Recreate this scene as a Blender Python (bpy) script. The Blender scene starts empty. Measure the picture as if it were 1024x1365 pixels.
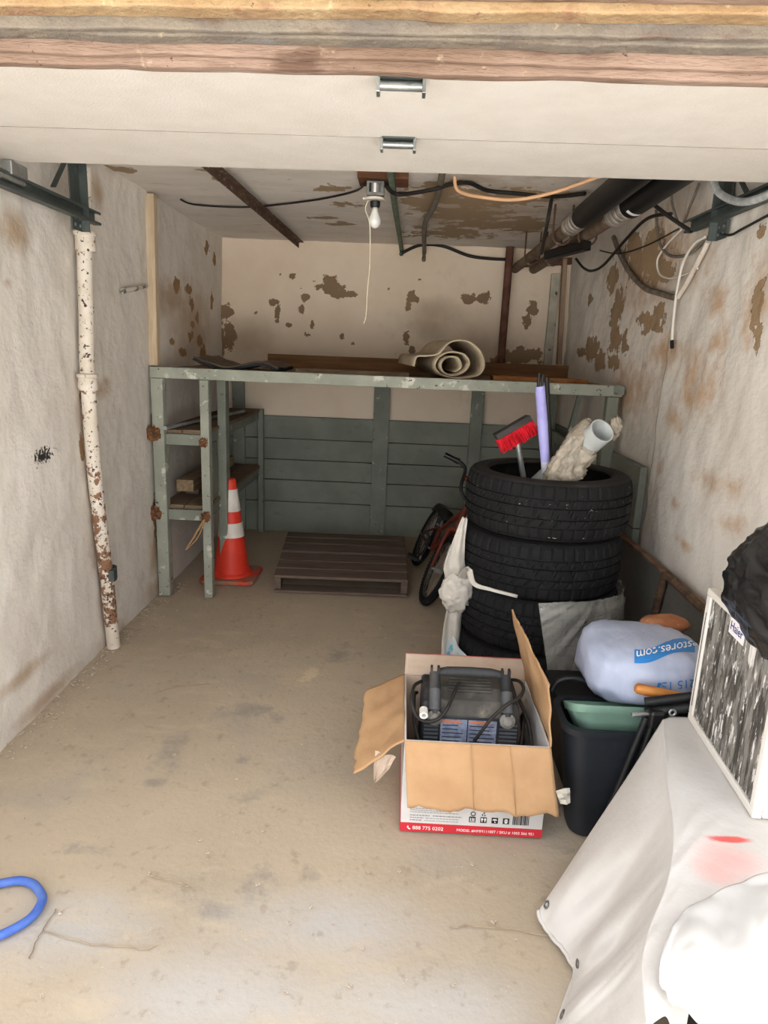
import bpy, math, random
import numpy as np
from mathutils import Vector, Matrix, noise as mn
random.seed(7)
scn = bpy.context.scene
col = scn.collection

# ------------------------------------------------------------------ camera
F = 900.0; PX, PY = 512.0, 682.5; CAMH = 1.55
_vp = np.array([540 - PX, 467 - PY, F]); _Y = _vp / np.linalg.norm(_vp)
_n = np.cross(_vp, np.array([1, 0.040, 0.0])); _n /= np.linalg.norm(_n)
if _n[1] < 0: _n = -_n
_X = np.cross(_n, _Y)
if _X[0] < 0: _X = -_X
RW = np.stack([_X, _Y, -_n])            # world = RW @ camera(x right, y down, z forward)
cd = bpy.data.cameras.new('camera'); cam = bpy.data.objects.new('camera', cd); col.objects.link(cam)
cd.sensor_fit = 'VERTICAL'; cd.sensor_height = 36.0; cd.lens = F / 1365 * 36.0; cd.clip_start = 0.02; cd.clip_end = 200
m3 = Matrix(((RW[0][0], -RW[0][1], -RW[0][2]), (RW[1][0], -RW[1][1], -RW[1][2]), (RW[2][0], -RW[2][1], -RW[2][2])))
cam.matrix_world = Matrix.Translation((0, 0, CAMH)) @ m3.to_4x4()
scn.camera = cam

# ------------------------------------------------------------------ light
w = bpy.data.worlds.new('world'); scn.world = w; w.use_nodes = True
w.node_tree.nodes['Background'].inputs[0].default_value = (0.96, 0.97, 1.0, 1)
w.node_tree.nodes['Background'].inputs[1].default_value = 1.2
sd = bpy.data.lights.new('sun_offscreen', 'SUN'); sd.energy = 22.0; sd.angle = 0.02; sd.color = (0.98, 0.975, 0.97)
sun = bpy.data.objects.new('sun_offscreen', sd); col.objects.link(sun)
sun.rotation_euler = Vector((0.30, -0.62, -1.0)).to_track_quat('-Z', 'Y').to_euler()
scn.view_settings.view_transform = 'Standard'; scn.view_settings.look = 'None'
scn.view_settings.gamma = 1.0; scn.view_settings.use_curve_mapping = False
scn.view_settings.exposure = 1.5

# ------------------------------------------------------------------ pixel -> position on a known plane
def ray(x, y): return RW @ np.array([x - PX, y - PY, F])
def onZ(x, y, z): r = ray(x, y); t = (z - CAMH) / r[2]; return Vector((t * r[0], t * r[1], z))
def onY(x, y, Y): r = ray(x, y); t = Y / r[1]; return Vector((t * r[0], Y, CAMH + t * r[2]))
def onX(x, y, X): r = ray(x, y); t = X / r[0]; return Vector((X, t * r[1], CAMH + t * r[2]))

# ------------------------------------------------------------------ materials
def C(h, a=1.0):
    h = h.lstrip('#'); v = [int(h[i:i + 2], 16) / 255 for i in (0, 2, 4)]
    return tuple([(c / 12.92 if c <= 0.04045 else ((c + 0.055) / 1.055) ** 2.4) for c in v] + [a])
MATS = {}
def M(name, base, var=None, scale=6, lo=0.35, hi=0.65, rough=0.75, metal=0.0, spec=0.3, bump=0.0, bscale=40,
      layers=(), alpha=1.0, stretch=(1, 1, 1), trans=0.0, coat=0.0, detail=5, emit=None, sheen=0.0):
    if name in MATS: return MATS[name]
    m = bpy.data.materials.new(name); m.use_nodes = True; nt = m.node_tree; N = nt.nodes; L = nt.links
    b = N['Principled BSDF']
    tc = N.new('ShaderNodeTexCoord')
    def mapped(st):
        mp = N.new('ShaderNodeMapping'); mp.inputs['Scale'].default_value = st
        L.new(tc.outputs['Object'], mp.inputs['Vector']); return mp.outputs['Vector']
    def fbm(sc, st=(1, 1, 1), off=0.0, det=5, rg=0.6):
        n = N.new('ShaderNodeTexNoise'); n.noise_dimensions = '4D'; n.inputs['W'].default_value = off
        n.inputs['Scale'].default_value = sc; n.inputs['Detail'].default_value = det; n.inputs['Roughness'].default_value = rg
        L.new(mapped(st), n.inputs['Vector']); return n.outputs['Fac']
    def ss(val, a, c):
        r = N.new('ShaderNodeMapRange'); r.interpolation_type = 'SMOOTHSTEP'
        r.inputs['From Min'].default_value = a; r.inputs['From Max'].default_value = c
        L.new(val, r.inputs['Value']); return r.outputs['Result']
    def mix(fac, a, c):
        x = N.new('ShaderNodeMix'); x.data_type = 'RGBA'
        L.new(fac, x.inputs['Factor'])
        for s, i in ((a, 6), (c, 7)):
            if isinstance(s, tuple): x.inputs[i].default_value = s
            else: L.new(s, x.inputs[i])
        return x.outputs[2]
    cur = C(base)
    if var: cur = mix(ss(fbm(scale, stretch, 0.0, detail), lo, hi), cur, C(var))
    hgt = None
    for i, ly in enumerate(layers):
        kind = ly[0]
        if kind == 'noise':      # ('noise', colour, scale, lo, hi, stretch)
            fac = ss(fbm(ly[2], ly[5] if len(ly) > 5 else (1, 1, 1), 3.1 * (i + 1)), ly[3], ly[4])
        else:                    # ('attr', colour, attribute, noise scale, noise amount, lo, hi, strength)
            at = N.new('ShaderNodeAttribute'); at.attribute_name = ly[2]
            ma = N.new('ShaderNodeMath'); ma.operation = 'MULTIPLY_ADD'
            L.new(fbm(ly[3], (1, 1, 1), 1.7 * (i + 1), 6, 0.65), ma.inputs[0]); ma.inputs[1].default_value = ly[4]
            L.new(at.outputs['Fac'], ma.inputs[2])
            sb = N.new('ShaderNodeMath'); sb.operation = 'SUBTRACT'; L.new(ma.outputs[0], sb.inputs[0]); sb.inputs[1].default_value = ly[4] * 0.5
            fac = ss(sb.outputs[0], ly[5], ly[6])
            if kind == 'peel': hgt = fac
        st = ly[7] if kind != 'noise' and len(ly) > 7 else (ly[6] if kind == 'noise' and len(ly) > 6 else 1.0)
        if st != 1.0:
            mu = N.new('ShaderNodeMath'); mu.operation = 'MULTIPLY'; L.new(fac, mu.inputs[0]); mu.inputs[1].default_value = st; fac = mu.outputs[0]
        cur = mix(fac, cur, C(ly[1]))
    if isinstance(cur, tuple): b.inputs['Base Color'].default_value = cur
    else: L.new(cur, b.inputs['Base Color'])
    b.inputs['Roughness'].default_value = rough; b.inputs['Metallic'].default_value = metal
    b.inputs['Specular IOR Level'].default_value = spec
    b.inputs['Alpha'].default_value = alpha; b.inputs['Coat Weight'].default_value = coat
    b.inputs['Transmission Weight'].default_value = trans
    if sheen: b.inputs['Sheen Weight'].default_value = sheen
    if emit: b.inputs['Emission Color'].default_value = C(emit[0]); b.inputs['Emission Strength'].default_value = emit[1]
    if bump or hgt is not None:
        bm = N.new('ShaderNodeBump'); bm.inputs['Strength'].default_value = max(bump, 0.25); bm.inputs['Distance'].default_value = 0.01
        h = fbm(bscale, stretch, 9.0, 6)
        if hgt is not None:
            s2 = N.new('ShaderNodeMath'); s2.operation = 'MULTIPLY_ADD'; L.new(hgt, s2.inputs[0]); s2.inputs[1].default_value = -0.8; L.new(h, s2.inputs[2]); h = s2.outputs[0]
        L.new(h, bm.inputs['Height']); L.new(bm.outputs['Normal'], b.inputs['Normal'])
    MATS[name] = m; return m

# ------------------------------------------------------------------ mesh helpers
class MB:
    def __init__(s): s.v = []; s.f = []
    def add(s, vs, fs):
        o = len(s.v); s.v += [Vector(p) for p in vs]; s.f += [tuple(i + o for i in f) for f in fs]; return s
    def box(s, lo, hi, mat=None):
        x0, y0, z0 = lo; x1, y1, z1 = hi
        vs = [Vector(p) for p in ((x0, y0, z0), (x1, y0, z0), (x1, y1, z0), (x0, y1, z0), (x0, y0, z1), (x1, y0, z1), (x1, y1, z1), (x0, y1, z1))]
        if mat is not None: vs = [mat @ p for p in vs]
        return s.add(vs, [(3, 2, 1, 0), (4, 5, 6, 7), (0, 1, 5, 4), (1, 2, 6, 5), (2, 3, 7, 6), (3, 0, 4, 7)])
    def beam(s, a, b, w, h, up=(0, 0, 1), twist=0.0):
        a = Vector(a); b = Vector(b); d = b - a; ln = d.length; z = d.normalized(); u = Vector(up)
        x = u.cross(z)
        if x.length < 1e-4: x = Vector((1, 0, 0)).cross(z)
        x.normalize(); y = z.cross(x)
        m = Matrix((x, y, z)).transposed().to_4x4(); m.translation = a
        m = m @ Matrix.Rotation(twist, 4, 'Z')
        return s.box((-w / 2, -h / 2, 0), (w / 2, h / 2, ln), m)
    def prism(s, pts, a, b=None):
        """pts: list of 3D points of an outline; a: extrusion vector"""
        n = len(pts); a = Vector(a); vs = [Vector(p) for p in pts] + [Vector(p) + a for p in pts]
        fs = [tuple(range(n))[::-1], tuple(range(n, 2 * n))] + [(i, (i + 1) % n, n + (i + 1) % n, n + i) for i in range(n)]
        return s.add(vs, fs)
    def tube(s, pts, r, n=8, closed=False, caps=True):
        P = [Vector(p) for p in pts]; k = len(P)
        if not hasattr(r, '__len__'): r = [r] * k
        rings = []; prev = None
        for i in range(k):
            if closed: t = (P[(i + 1) % k] - P[i - 1])
            else: t = P[min(i + 1, k - 1)] - P[max(i - 1, 0)]
            t.normalize()
            if prev is None:
                u = Vector((0, 0, 1)).cross(t)
                if u.length < 1e-3: u = Vector((1, 0, 0)).cross(t)
            else: u = prev - t * prev.dot(t)
            u.normalize(); prev = u; q = t.cross(u)
            rings.append([P[i] + (u * math.cos(2 * math.pi * j / n) + q * math.sin(2 * math.pi * j / n)) * r[i] for j in range(n)])
        vs = [p for rg in rings for p in rg]; fs = []
        for i in range(k if closed else k - 1):
            i2 = (i + 1) % k
            for j in range(n): fs.append((i * n + j, i * n + (j + 1) % n, i2 * n + (j + 1) % n, i2 * n + j))
        if caps and not closed: fs += [tuple(range(n))[::-1], tuple(range((k - 1) * n, k * n))]
        return s.add(vs, fs)
    def lathe(s, prof, n=32, mat=None, closed=False):
        """prof: list of (r, z) around local Z"""
        k = len(prof); vs = []
        for r, z in prof:
            for j in range(n):
                a = 2 * math.pi * j / n; p = Vector((r * math.cos(a), r * math.sin(a), z)); vs.append(mat @ p if mat is not None else p)
        fs = []
        for i in range(k if closed else k - 1):
            i2 = (i + 1) % k
            for j in range(n): fs.append((i * n + j, i * n + (j + 1) % n, i2 * n + (j + 1) % n, i2 * n + j))
        if not closed:
            if prof[0][0] > 1e-5: fs.append(tuple(range(n))[::-1])
            if prof[-1][0] > 1e-5: fs.append(tuple(range((k - 1) * n, k * n)))
        return s.add(vs, fs)
    def grid(s, fn, nu, nv, closed_u=False):
        vs = [Vector(fn(i / (nu if closed_u else nu - 1), j / (nv - 1))) for j in range(nv) for i in range(nu)]
        fs = []
        for j in range(nv - 1):
            for i in range(nu if closed_u else nu - 1):
                i2 = (i + 1) % nu; fs.append((j * nu + i, j * nu + i2, (j + 1) * nu + i2, (j + 1) * nu + i))
        return s.add(vs, fs)
    def build(s, name, mat, parent=None, smooth=False, bevel=0.0, solid=0.0, local=False, sub=0, angle=None):
        me = bpy.data.meshes.new(name); o = bpy.data.objects.new(name, me); col.objects.link(o)
        if parent is not None:
            o.parent = parent; org = Vector((0, 0, 0)) if local else worldloc(parent)
        elif local: org = Vector((0, 0, 0))
        else:
            org = Vector(((min(p.x for p in s.v) + max(p.x for p in s.v)) / 2, (min(p.y for p in s.v) + max(p.y for p in s.v)) / 2, min(p.z for p in s.v)))
            o.location = org
        me.from_pydata([p - org for p in s.v], [], s.f); me.update()
        if mat is not None: me.materials.append(mat)
        if smooth: me.polygons.foreach_set('use_smooth', [True] * len(me.polygons))
        if solid:
            sm = o.modifiers.new('s', 'SOLIDIFY'); sm.thickness = solid; sm.offset = 0
        if bevel:
            bv = o.modifiers.new('b', 'BEVEL'); bv.width = bevel; bv.segments = 2; bv.limit_method = 'ANGLE'; bv.angle_limit = math.radians(40)
        if sub:
            sb = o.modifiers.new('d', 'SUBSURF'); sb.levels = sub; sb.render_levels = sub
        if angle is not None: me.set_sharp_from_angle(angle=math.radians(angle))
        return o
def worldloc(o):
    v = Vector(o.location)
    while o.parent is not None: o = o.parent; v += Vector(o.location)
    return v
def tag(o, label, cat, group=None):
    o['label'] = label; o['category'] = cat
    if group: o['group'] = group
    return o
def thing(name, label, cat, loc=(0, 0, 0), group=None):
    o = bpy.data.objects.new(name, None); col.objects.link(o); o.location = loc; o.empty_display_size = 0.1
    return tag(o, label, cat, group)
def struct(o): o['kind'] = 'structure'; return o
def rnd(a, b): return random.uniform(a, b)
def crom(P, t):
    n = len(P) - 1; x = min(max(t, 0), 1) * n; i = min(int(x), n - 1); u = x - i
    a, b, c, d = P[max(i - 1, 0)], P[i], P[i + 1], P[min(i + 2, n)]
    return 0.5 * ((2 * b) + (c - a) * u + (2 * a - 5 * b + 4 * c - d) * u * u + (3 * b - a - 3 * c + d) * u ** 3)
def smoothpath(pts, n=24): 
    P = [Vector(p) for p in pts]; return [crom(P, i / (n - 1)) for i in range(n)]
def patchfn(ctrl):
    G = [[Vector(p) for p in r] for r in ctrl]
    return lambda u, v: crom([crom(r, u) for r in G], v)
def fb(p, sc, oct=4, off=0.0):
    return mn.fractal(Vector((p[0] * sc + off, p[1] * sc + off * 1.7, p[2] * sc - off)), 1.0, 2.0, oct)
def text(body, size, mtx, name, mat, parent, depth=0.0004):
    cu = bpy.data.curves.new('t', 'FONT'); cu.body = body; cu.size = size; cu.extrude = depth; cu.resolution_u = 3
    to = bpy.data.objects.new('t', cu); col.objects.link(to)
    bpy.context.view_layer.update()
    me = bpy.data.meshes.new_from_object(to.evaluated_get(bpy.context.evaluated_depsgraph_get()))
    bpy.data.objects.remove(to); bpy.data.curves.remove(cu)
    me.transform(Matrix.Translation(-worldloc(parent)) @ mtx); me.name = name
    me.materials.clear(); me.materials.append(mat)
    o = bpy.data.objects.new(name, me); col.objects.link(o); o.parent = parent; return o
def frame(o, x, y):
    """matrix with local x along x, y along y"""
    x = Vector(x).normalized(); y = Vector(y); y = (y - x * y.dot(x)).normalized(); z = x.cross(y)
    m = Matrix((x, y, z)).transposed().to_4x4(); m.translation = Vector(o); return m

# ------------------------------------------------------------------ palette
plaster_l = M('plaster_left', '#e4ddd3', '#d8d0c5', 2.2, 0.35, 0.7, 0.9, bump=0.9, bscale=16, layers=[
    ('noise', '#c6bbac', 5, 0.56, 0.75, (1, 1, 1), 0.55), ('attr', '#a98a66', 'stain', 7, 0.7, 0.3, 1.0, 0.75),
    ('peel', '#9a7a56', 'peel', 22, 1.7, 0.5, 0.54), ('attr', '#2d2b2a', 'soot', 70, 1.9, 0.62, 0.7)])
plaster_r = M('plaster_right', '#e5ded3', '#d6cdc1', 2.5, 0.35, 0.7, 0.9, bump=0.9, bscale=15, layers=[
    ('noise', '#c9bdad', 4, 0.55, 0.75, (1, 1, 0.5), 0.6), ('attr', '#b98d5c', 'stain', 11, 1.8, 0.25, 1.2, 0.8),
    ('peel', '#a08667', 'peel', 15, 1.7, 0.5, 0.53)])
plaster_b = M('plaster_back', '#ead9c3', '#e1cdb4', 1.6, 0.35, 0.7, 0.9, bump=0.3, bscale=16, layers=[
    ('noise', '#c2b19a', 3.5, 0.58, 0.8, (1, 1, 1), 0.6), ('attr', '#a89578', 'stain', 6, 0.7, 0.3, 1.0, 0.6),
    ('peel', '#8d765c', 'peel', 17, 1.7, 0.5, 0.53)])
plaster_c = M('plaster_ceiling', '#e6dfd6', '#dad1c6', 2.4, 0.3, 0.7, 0.9, bump=0.3, bscale=14, stretch=(1, 3, 1), layers=[
    ('noise', '#b3a797', 6, 0.56, 0.75, (1, 4, 1), 0.7), ('attr', '#a08463', 'stain', 6, 0.9, 0.3, 1.0, 0.7),
    ('peel', '#a38c6f', 'peel', 10, 2.6, 0.5, 0.54)])
floor_m = M('floor_concrete', '#bbab94', '#b0a18c', 1.3, 0.35, 0.65, 0.85, bump=0.2, bscale=50, layers=[
    ('noise', '#aba092', 2.3, 0.5, 0.72, (1, 1, 1), 0.8),
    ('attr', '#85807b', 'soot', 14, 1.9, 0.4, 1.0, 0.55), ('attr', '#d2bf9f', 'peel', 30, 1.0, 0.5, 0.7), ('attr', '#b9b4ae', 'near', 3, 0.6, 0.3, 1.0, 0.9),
    ('noise', '#d3c4a8', 110, 0.66, 0.69), ('noise', '#8f7e69', 26, 0.56, 0.7, (1, 1, 1), 0.4), ('noise', '#c4b39a', 5, 0.52, 0.7, (1, 2.5, 1), 0.5)])
sage = M('sage_paint', '#868a7e', '#787c71', 5, rough=0.7, bump=0.25, bscale=60, layers=[
    ('noise', '#b6b8aa', 14, 0.62, 0.66), ('noise', '#5f5a50', 22, 0.63, 0.68)])
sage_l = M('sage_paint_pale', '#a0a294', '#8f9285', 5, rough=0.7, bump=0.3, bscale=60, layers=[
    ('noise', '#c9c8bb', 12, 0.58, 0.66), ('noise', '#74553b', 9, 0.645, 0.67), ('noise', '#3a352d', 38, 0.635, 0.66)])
sage_d = M('sage_plank_paint', '#868a7e', '#787c71', 3, rough=0.72, bump=0.2, bscale=40, layers=[
    ('noise', '#676760', 8, 0.58, 0.75, (1, 1, 2), 0.7), ('noise', '#a7ada5', 30, 0.72, 0.76, (1, 1, 1), 0.6)])
wood_w = M('weathered_wood', '#8a7660', '#6e5c49', 6, rough=0.85, bump=0.4, bscale=50, stretch=(1, 8, 8), layers=[('noise', '#54473a', 20, 0.6, 0.75, (0.6, 6, 6))])
wood_pallet = M('pallet_wood', '#75655a', '#64554b', 6, rough=0.85, bump=0.4, bscale=40, stretch=(0.5, 6, 6), layers=[('noise', '#4c4038', 9, 0.58, 0.75, (0.5, 6, 6), 0.7)])
wood_o = M('orange_wood', '#a9703f', '#85542f', 5, rough=0.75, bump=0.3, bscale=50, stretch=(0.6, 7, 7), layers=[('noise', '#5a3a24', 10, 0.6, 0.72, (0.5, 6, 6))])
wood_b = M('brown_wood', '#84603c', '#6d4d31', 5, rough=0.75, bump=0.3, bscale=50, stretch=(0.6, 7, 7))
wood_strip = M('pale_wood_strip', '#d3bfa3', '#bda88b', 8, rough=0.8, bump=0.3, bscale=40, stretch=(6, 6, 0.6))
trim_brown = M('header_brown', '#877061', '#6c5646', 7, rough=0.9, bump=0.8, bscale=60, stretch=(0.4, 2, 2), layers=[('noise', '#5a4436', 11, 0.5, 0.66, (0.5, 2, 2)), ('noise', '#9e8a73', 30, 0.62, 0.72), ('noise', '#43352b', 60, 0.66, 0.7)])
trim_yellow = M('header_yellow', '#967d5c', '#866b4b', 8, rough=0.9, bump=0.8, bscale=60, layers=[('noise', '#7c5945', 12, 0.54, 0.7), ('noise', '#ab9877', 30, 0.6, 0.72), ('noise', '#5d4a3a', 50, 0.66, 0.7)])
trim_grey = M('header_grey', '#72685a', '#625950', 9, rough=0.9, bump=0.8, bscale=60, layers=[('noise', '#73787d', 14, 0.6, 0.72, (0.5, 2, 2)), ('noise', '#574639', 16, 0.54, 0.7, (0.5, 2, 2)), ('noise', '#8f7f69', 40, 0.64, 0.7)])
door_m = M('door_white', '#dcd5cb', '#d6cec3', 8, rough=0.6, bump=0.12, bscale=180, layers=[('noise', '#8d8375', 60, 0.755, 0.78)])
iron_dk = M('track_steel', '#5b625f', '#4e5452', 9, rough=0.55, metal=0.5, bump=0.1, layers=[('noise', '#79807d', 22, 0.62, 0.75)])
chrome = M('zinc', '#b9bcbb', '#8f9392', 12, rough=0.35, metal=0.85)
pipe_white = M('painted_iron', '#ded4c6', '#cfc3b2', 8, rough=0.6, bump=0.25, bscale=50, layers=[
    ('noise', '#3a2f29', 42, 0.60, 0.62), ('attr', '#86624a', 'rust', 22, 2.2, 0.44, 0.52), ('attr', '#4a372d', 'rust', 60, 2.2, 0.56, 0.62)])
rust = M('rust', '#6a5242', '#513c2f', 14, rough=0.9, bump=0.5, bscale=60, layers=[('noise', '#a8998a', 40, 0.6, 0.64)])
rust_pipe = M('brown_pipe', '#6b4a3d', '#59392d', 10, rough=0.8, bump=0.3, bscale=50)
rubber = M('tire_rubber', '#1b1b1c', '#161617', 8, rough=0.78, spec=0.18, bump=0.1, bscale=120, layers=[('noise', '#2b2926', 10, 0.55, 0.75, (1, 1, 1), 0.7)])
rubber_d = M('tire_rubber_dusty', '#252322', '#1d1c1b', 8, rough=0.78, spec=0.3, layers=[('noise', '#4a4138', 7, 0.5, 0.75, (1, 1, 1), 0.6)])
rubber_s = M('tire_rubber_flecked', '#1b1b1b', '#161616', 8, rough=0.78, spec=0.18, layers=[('noise', '#312e2a', 10, 0.55, 0.75, (1, 1, 1), 0.7), ('noise', '#cfcac2', 30, 0.675, 0.69, (1, 1, 3))])
black = M('black_plastic', '#131415', '#0f1011', 8, rough=0.5, spec=0.4)
black_g = M('black_gloss', '#141414', None, rough=0.35, spec=0.5)
cardboard = M('cardboard', '#b8936c', '#ae8862', 7, rough=0.9, bump=0.15, bscale=30, layers=[('noise', '#a27b54', 4, 0.58, 0.8, (1, 1, 1), 0.6)])
card_grey = M('cardboard_inside', '#bba795', '#b09a86', 6, rough=0.9, bump=0.1)
card_white = M('cardboard_white', '#d6d3d0', '#cbc8c4', 10, rough=0.6)
red_print = M('red_print', '#c8303a', None, rough=0.55)
black_print = M('black_print', '#232323', None, rough=0.6)
grey_print = M('grey_print', '#8d8d8d', None, rough=0.6)
white_print = M('white_print', '#efecea', None, rough=0.6)
cable_b = M('black_cable', '#26221f', None, rough=0.6)
cable_w = M('white_cable', '#ddd6ca', None, rough=0.55)
cable_t = M('tan_cable', '#cda07a', None, rough=0.6)
cable_g = M('grey_cable', '#7d7468', '#6a6156', 20, rough=0.7)

# ================================================================== the setting
XL, XR, YB, ZC, YF = -1.49, 1.28, 5.65, 2.36, 1.16
def plane_patch(mode, plane, lst):
    out = []
    fn = {'X': onX, 'Y': onY, 'Z': onZ}[mode]
    for e in lst:
        x, y, rx, ry = e[:4]
        c = fn(x, y, plane)
        if mode == 'X': a = abs(fn(x + rx, y, plane).y - fn(x - rx, y, plane).y) / 2; b = abs(fn(x, y + ry, plane).z - fn(x, y - ry, plane).z) / 2; out.append((c.y, c.z, a, b))
        elif mode == 'Y': a = abs(fn(x + rx, y, plane).x - fn(x - rx, y, plane).x) / 2; b = abs(fn(x, y + ry, plane).z - fn(x, y - ry, plane).z) / 2; out.append((c.x, c.z, a, b))
        else: a = abs(fn(x + rx, y, plane).x - fn(x - rx, y, plane).x) / 2; b = abs(fn(x, y + ry, plane).y - fn(x, y - ry, plane).y) / 2; out.append((c.x, c.y, a, b))
    return out
def surf(name, mat, u0, u1, v0, v1, step, pos, amp, attrs, thick, nsc=(1.2, 7)):
    """bumpy slab: pos(u, v, d) gives the point at depth d behind the visible face"""
    nu = int((u1 - u0) / step) + 1; nv = int((v1 - v0) / step) + 1
    us = np.linspace(u0, u1, nu); vs = np.linspace(v0, v1, nv)
    mb = MB(); V = []; UV = []
    for v in vs:
        for u in us:
            d = amp * (1.2 * mn.noise(Vector((u * nsc[0], v * nsc[0], 3.3 + thick))) + 0.45 * mn.noise(Vector((u * nsc[1], v * nsc[1] * 0.8, 8.8))) + 0.25 * mn.noise(Vector((u * 17, v * 14, 1.8))))
            V.append(pos(u, v, d)); UV.append((u, v))
    mb.add(V, [(j * nu + i, j * nu + i + 1, (j + 1) * nu + i + 1, (j + 1) * nu + i) for j in range(nv - 1) for i in range(nu - 1)])
    nfront = len(V)
    k = [pos(a, b, d) for d in (amp * 2.5, thick) for a, b in ((u0, v0), (u1, v0), (u1, v1), (u0, v1))]
    mb.add(k, [(0, 1, 2, 3), (7, 6, 5, 4), (0, 4, 5, 1), (1, 5, 6, 2), (2, 6, 7, 3), (3, 7, 4, 0)])
    o = mb.build(name, mat, None, smooth=False, local=True)
    me = o.data
    me.polygons.foreach_set('use_smooth', [True] * nfront_faces(nu, nv) + [False] * 6)
    A = np.array(UV + [(u0, v0)] * 8)
    for an, pl in attrs.items():
        val = np.zeros(len(A))
        for (cu, cv, ru, rv) in pl:
            d = np.sqrt(((A[:, 0] - cu) / ru) ** 2 + ((A[:, 1] - cv) / rv) ** 2); val = np.maximum(val, np.clip(1 - 0.5 * d, 0, 1))
        at = me.attributes.new(an, 'FLOAT', 'POINT'); at.data.foreach_set('value', val.astype(np.float32))
    return struct(o)
def nfront_faces(nu, nv): return (nu - 1) * (nv - 1)

# left wall
peelL = plane_patch('X', XL, [(236, 380, 4, 10), (251, 386, 4, 6), (255, 405, 3, 9), (256, 432, 3, 5), (266, 455, 4, 8), (271, 468, 4, 9), (230, 456, 3, 5), (244, 470, 5, 6), (254, 450, 3, 7), (262, 424, 2, 8), (283, 400, 2, 12), (285, 345, 3, 10), (275, 330, 3, 9),
     (110, 520, 4, 30), (108, 600, 3, 20), (205, 570, 3, 20), (207, 690, 3, 30)])
stainL = plane_patch('X', XL, [(25, 310, 22, 30), (12, 378, 6, 8), (128, 520, 22, 14), (142, 510, 8, 8), (112, 560, 10, 60), (118, 640, 10, 60), (128, 720, 12, 60), (140, 800, 12, 50), (150, 850, 20, 20), (130, 255, 10, 25),
     (255, 430, 30, 60), (205, 740, 8, 50), (30, 900, 40, 12), (60, 930, 50, 14), (230, 400, 30, 30), (210, 780, 20, 20)])
sootL = plane_patch('X', XL, [(55, 607, 18, 14)])
wl = surf('wall_left', plaster_l, YF - 0.02, YB + 0.05, -0.02, ZC + 0.02, 0.02, lambda u, v, d: Vector((XL - d, u, v)), 0.014, {'peel': peelL, 'stain': stainL, 'soot': sootL}, 0.25)
# right wall
peelR = plane_patch('X', XR, [(816, 372, 7, 18), (822, 412, 7, 26), (820, 450, 7, 22), (818, 482, 8, 10), (790, 466, 9, 16), (776, 470, 8, 7), (800, 480, 6, 14), (833, 458, 5, 15), (866, 428, 14, 12), (876, 415, 8, 12), (878, 441, 5, 5), (862, 436, 6, 10),
     (862, 350, 26, 22), (880, 366, 16, 14), (845, 330, 12, 18), (872, 320, 10, 20), (788, 400, 3, 8), (1016, 410, 9, 34), (1018, 450, 7, 22), (1020, 310, 6, 8)])
stainR = plane_patch('X', XR, [(958, 402, 14, 24), (964, 455, 12, 22), (930, 500, 14, 30), (925, 530, 14, 18), (910, 672, 7, 9), (885, 622, 6, 14), (950, 640, 18, 16), (945, 520, 25, 40), (920, 725, 12, 8), (905, 560, 14, 16), (985, 650, 16, 20),
     (1015, 400, 16, 60), (870, 350, 60, 60), (840, 520, 30, 40), (890, 470, 30, 30), (985, 700, 22, 18)])
wr = surf('wall_right', plaster_r, YF - 0.02, YB + 0.05, -0.02, ZC + 0.02, 0.02, lambda u, v, d: Vector((XR + d - (0.02 if u < 3.42 else 0.0), u, v)), 0.016, {'peel': peelR, 'stain': stainR}, 0.25)
# back wall
peelB = plane_patch('Y', YB, [(440, 380, 17, 12), (452, 391, 12, 7), (465, 393, 11, 4), (303, 416, 10, 10), (306, 448, 8, 18), (295, 455, 5, 20), (366, 402, 6, 6), (370, 417, 5, 10), (407, 396, 7, 5), (402, 412, 4, 6), (416, 432, 3, 7), (410, 446, 5, 4), (385, 433, 5, 3), (456, 447, 3, 6), (470, 458, 4, 2), (391, 367, 5, 4), (341, 417, 3, 3), (375, 364, 2, 2), (402, 383, 2, 2),
     (550, 398, 7, 8), (545, 409, 5, 6), (625, 399, 11, 6), (642, 397, 11, 9), (710, 413, 8, 12), (702, 426, 6, 10), (695, 474, 24, 11), (665, 480, 12, 6), (541, 452, 5, 9), (549, 468, 5, 6), (528, 470, 3, 2), (560, 373, 2, 2), (518, 386, 2, 2), (590, 400, 2, 2)])
stainB = plane_patch('Y', YB, [(575, 415, 40, 20), (570, 435, 30, 20), (330, 450, 40, 30), (650, 470, 60, 30)])
wb = surf('wall_back', plaster_b, XL - 0.05, XR + 0.05, -0.02, ZC + 0.02, 0.02, lambda u, v, d: Vector((u, YB + d, v)), 0.008, {'peel': peelB, 'stain': stainB}, 0.25)
# ceiling
peelC = plane_patch('Z', ZC, [(590, 255, 40, 12), (640, 265, 60, 14), (690, 262, 30, 14), (620, 285, 60, 10), (660, 300, 70, 10), (600, 310, 50, 8), (700, 300, 30, 12), (560, 270, 20, 10), (275, 228, 12, 3), (297, 242, 9, 7), (462, 272, 16, 4), (440, 252, 22, 4), (430, 291, 16, 2), (456, 299, 18, 2), (160, 226, 20, 3), (740, 262, 20, 6)])
stainC = plane_patch('Z', ZC, [(640, 280, 120, 40)])
ce = surf('ceiling', plaster_c, XL - 0.05, XR + 0.05, YF - 0.02, YB + 0.05, 0.025, lambda u, v, d: Vector((u, v, ZC + d)), 0.007, {'peel': peelC, 'stain': stainC}, 0.25, nsc=(1.4, 6))
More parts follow.
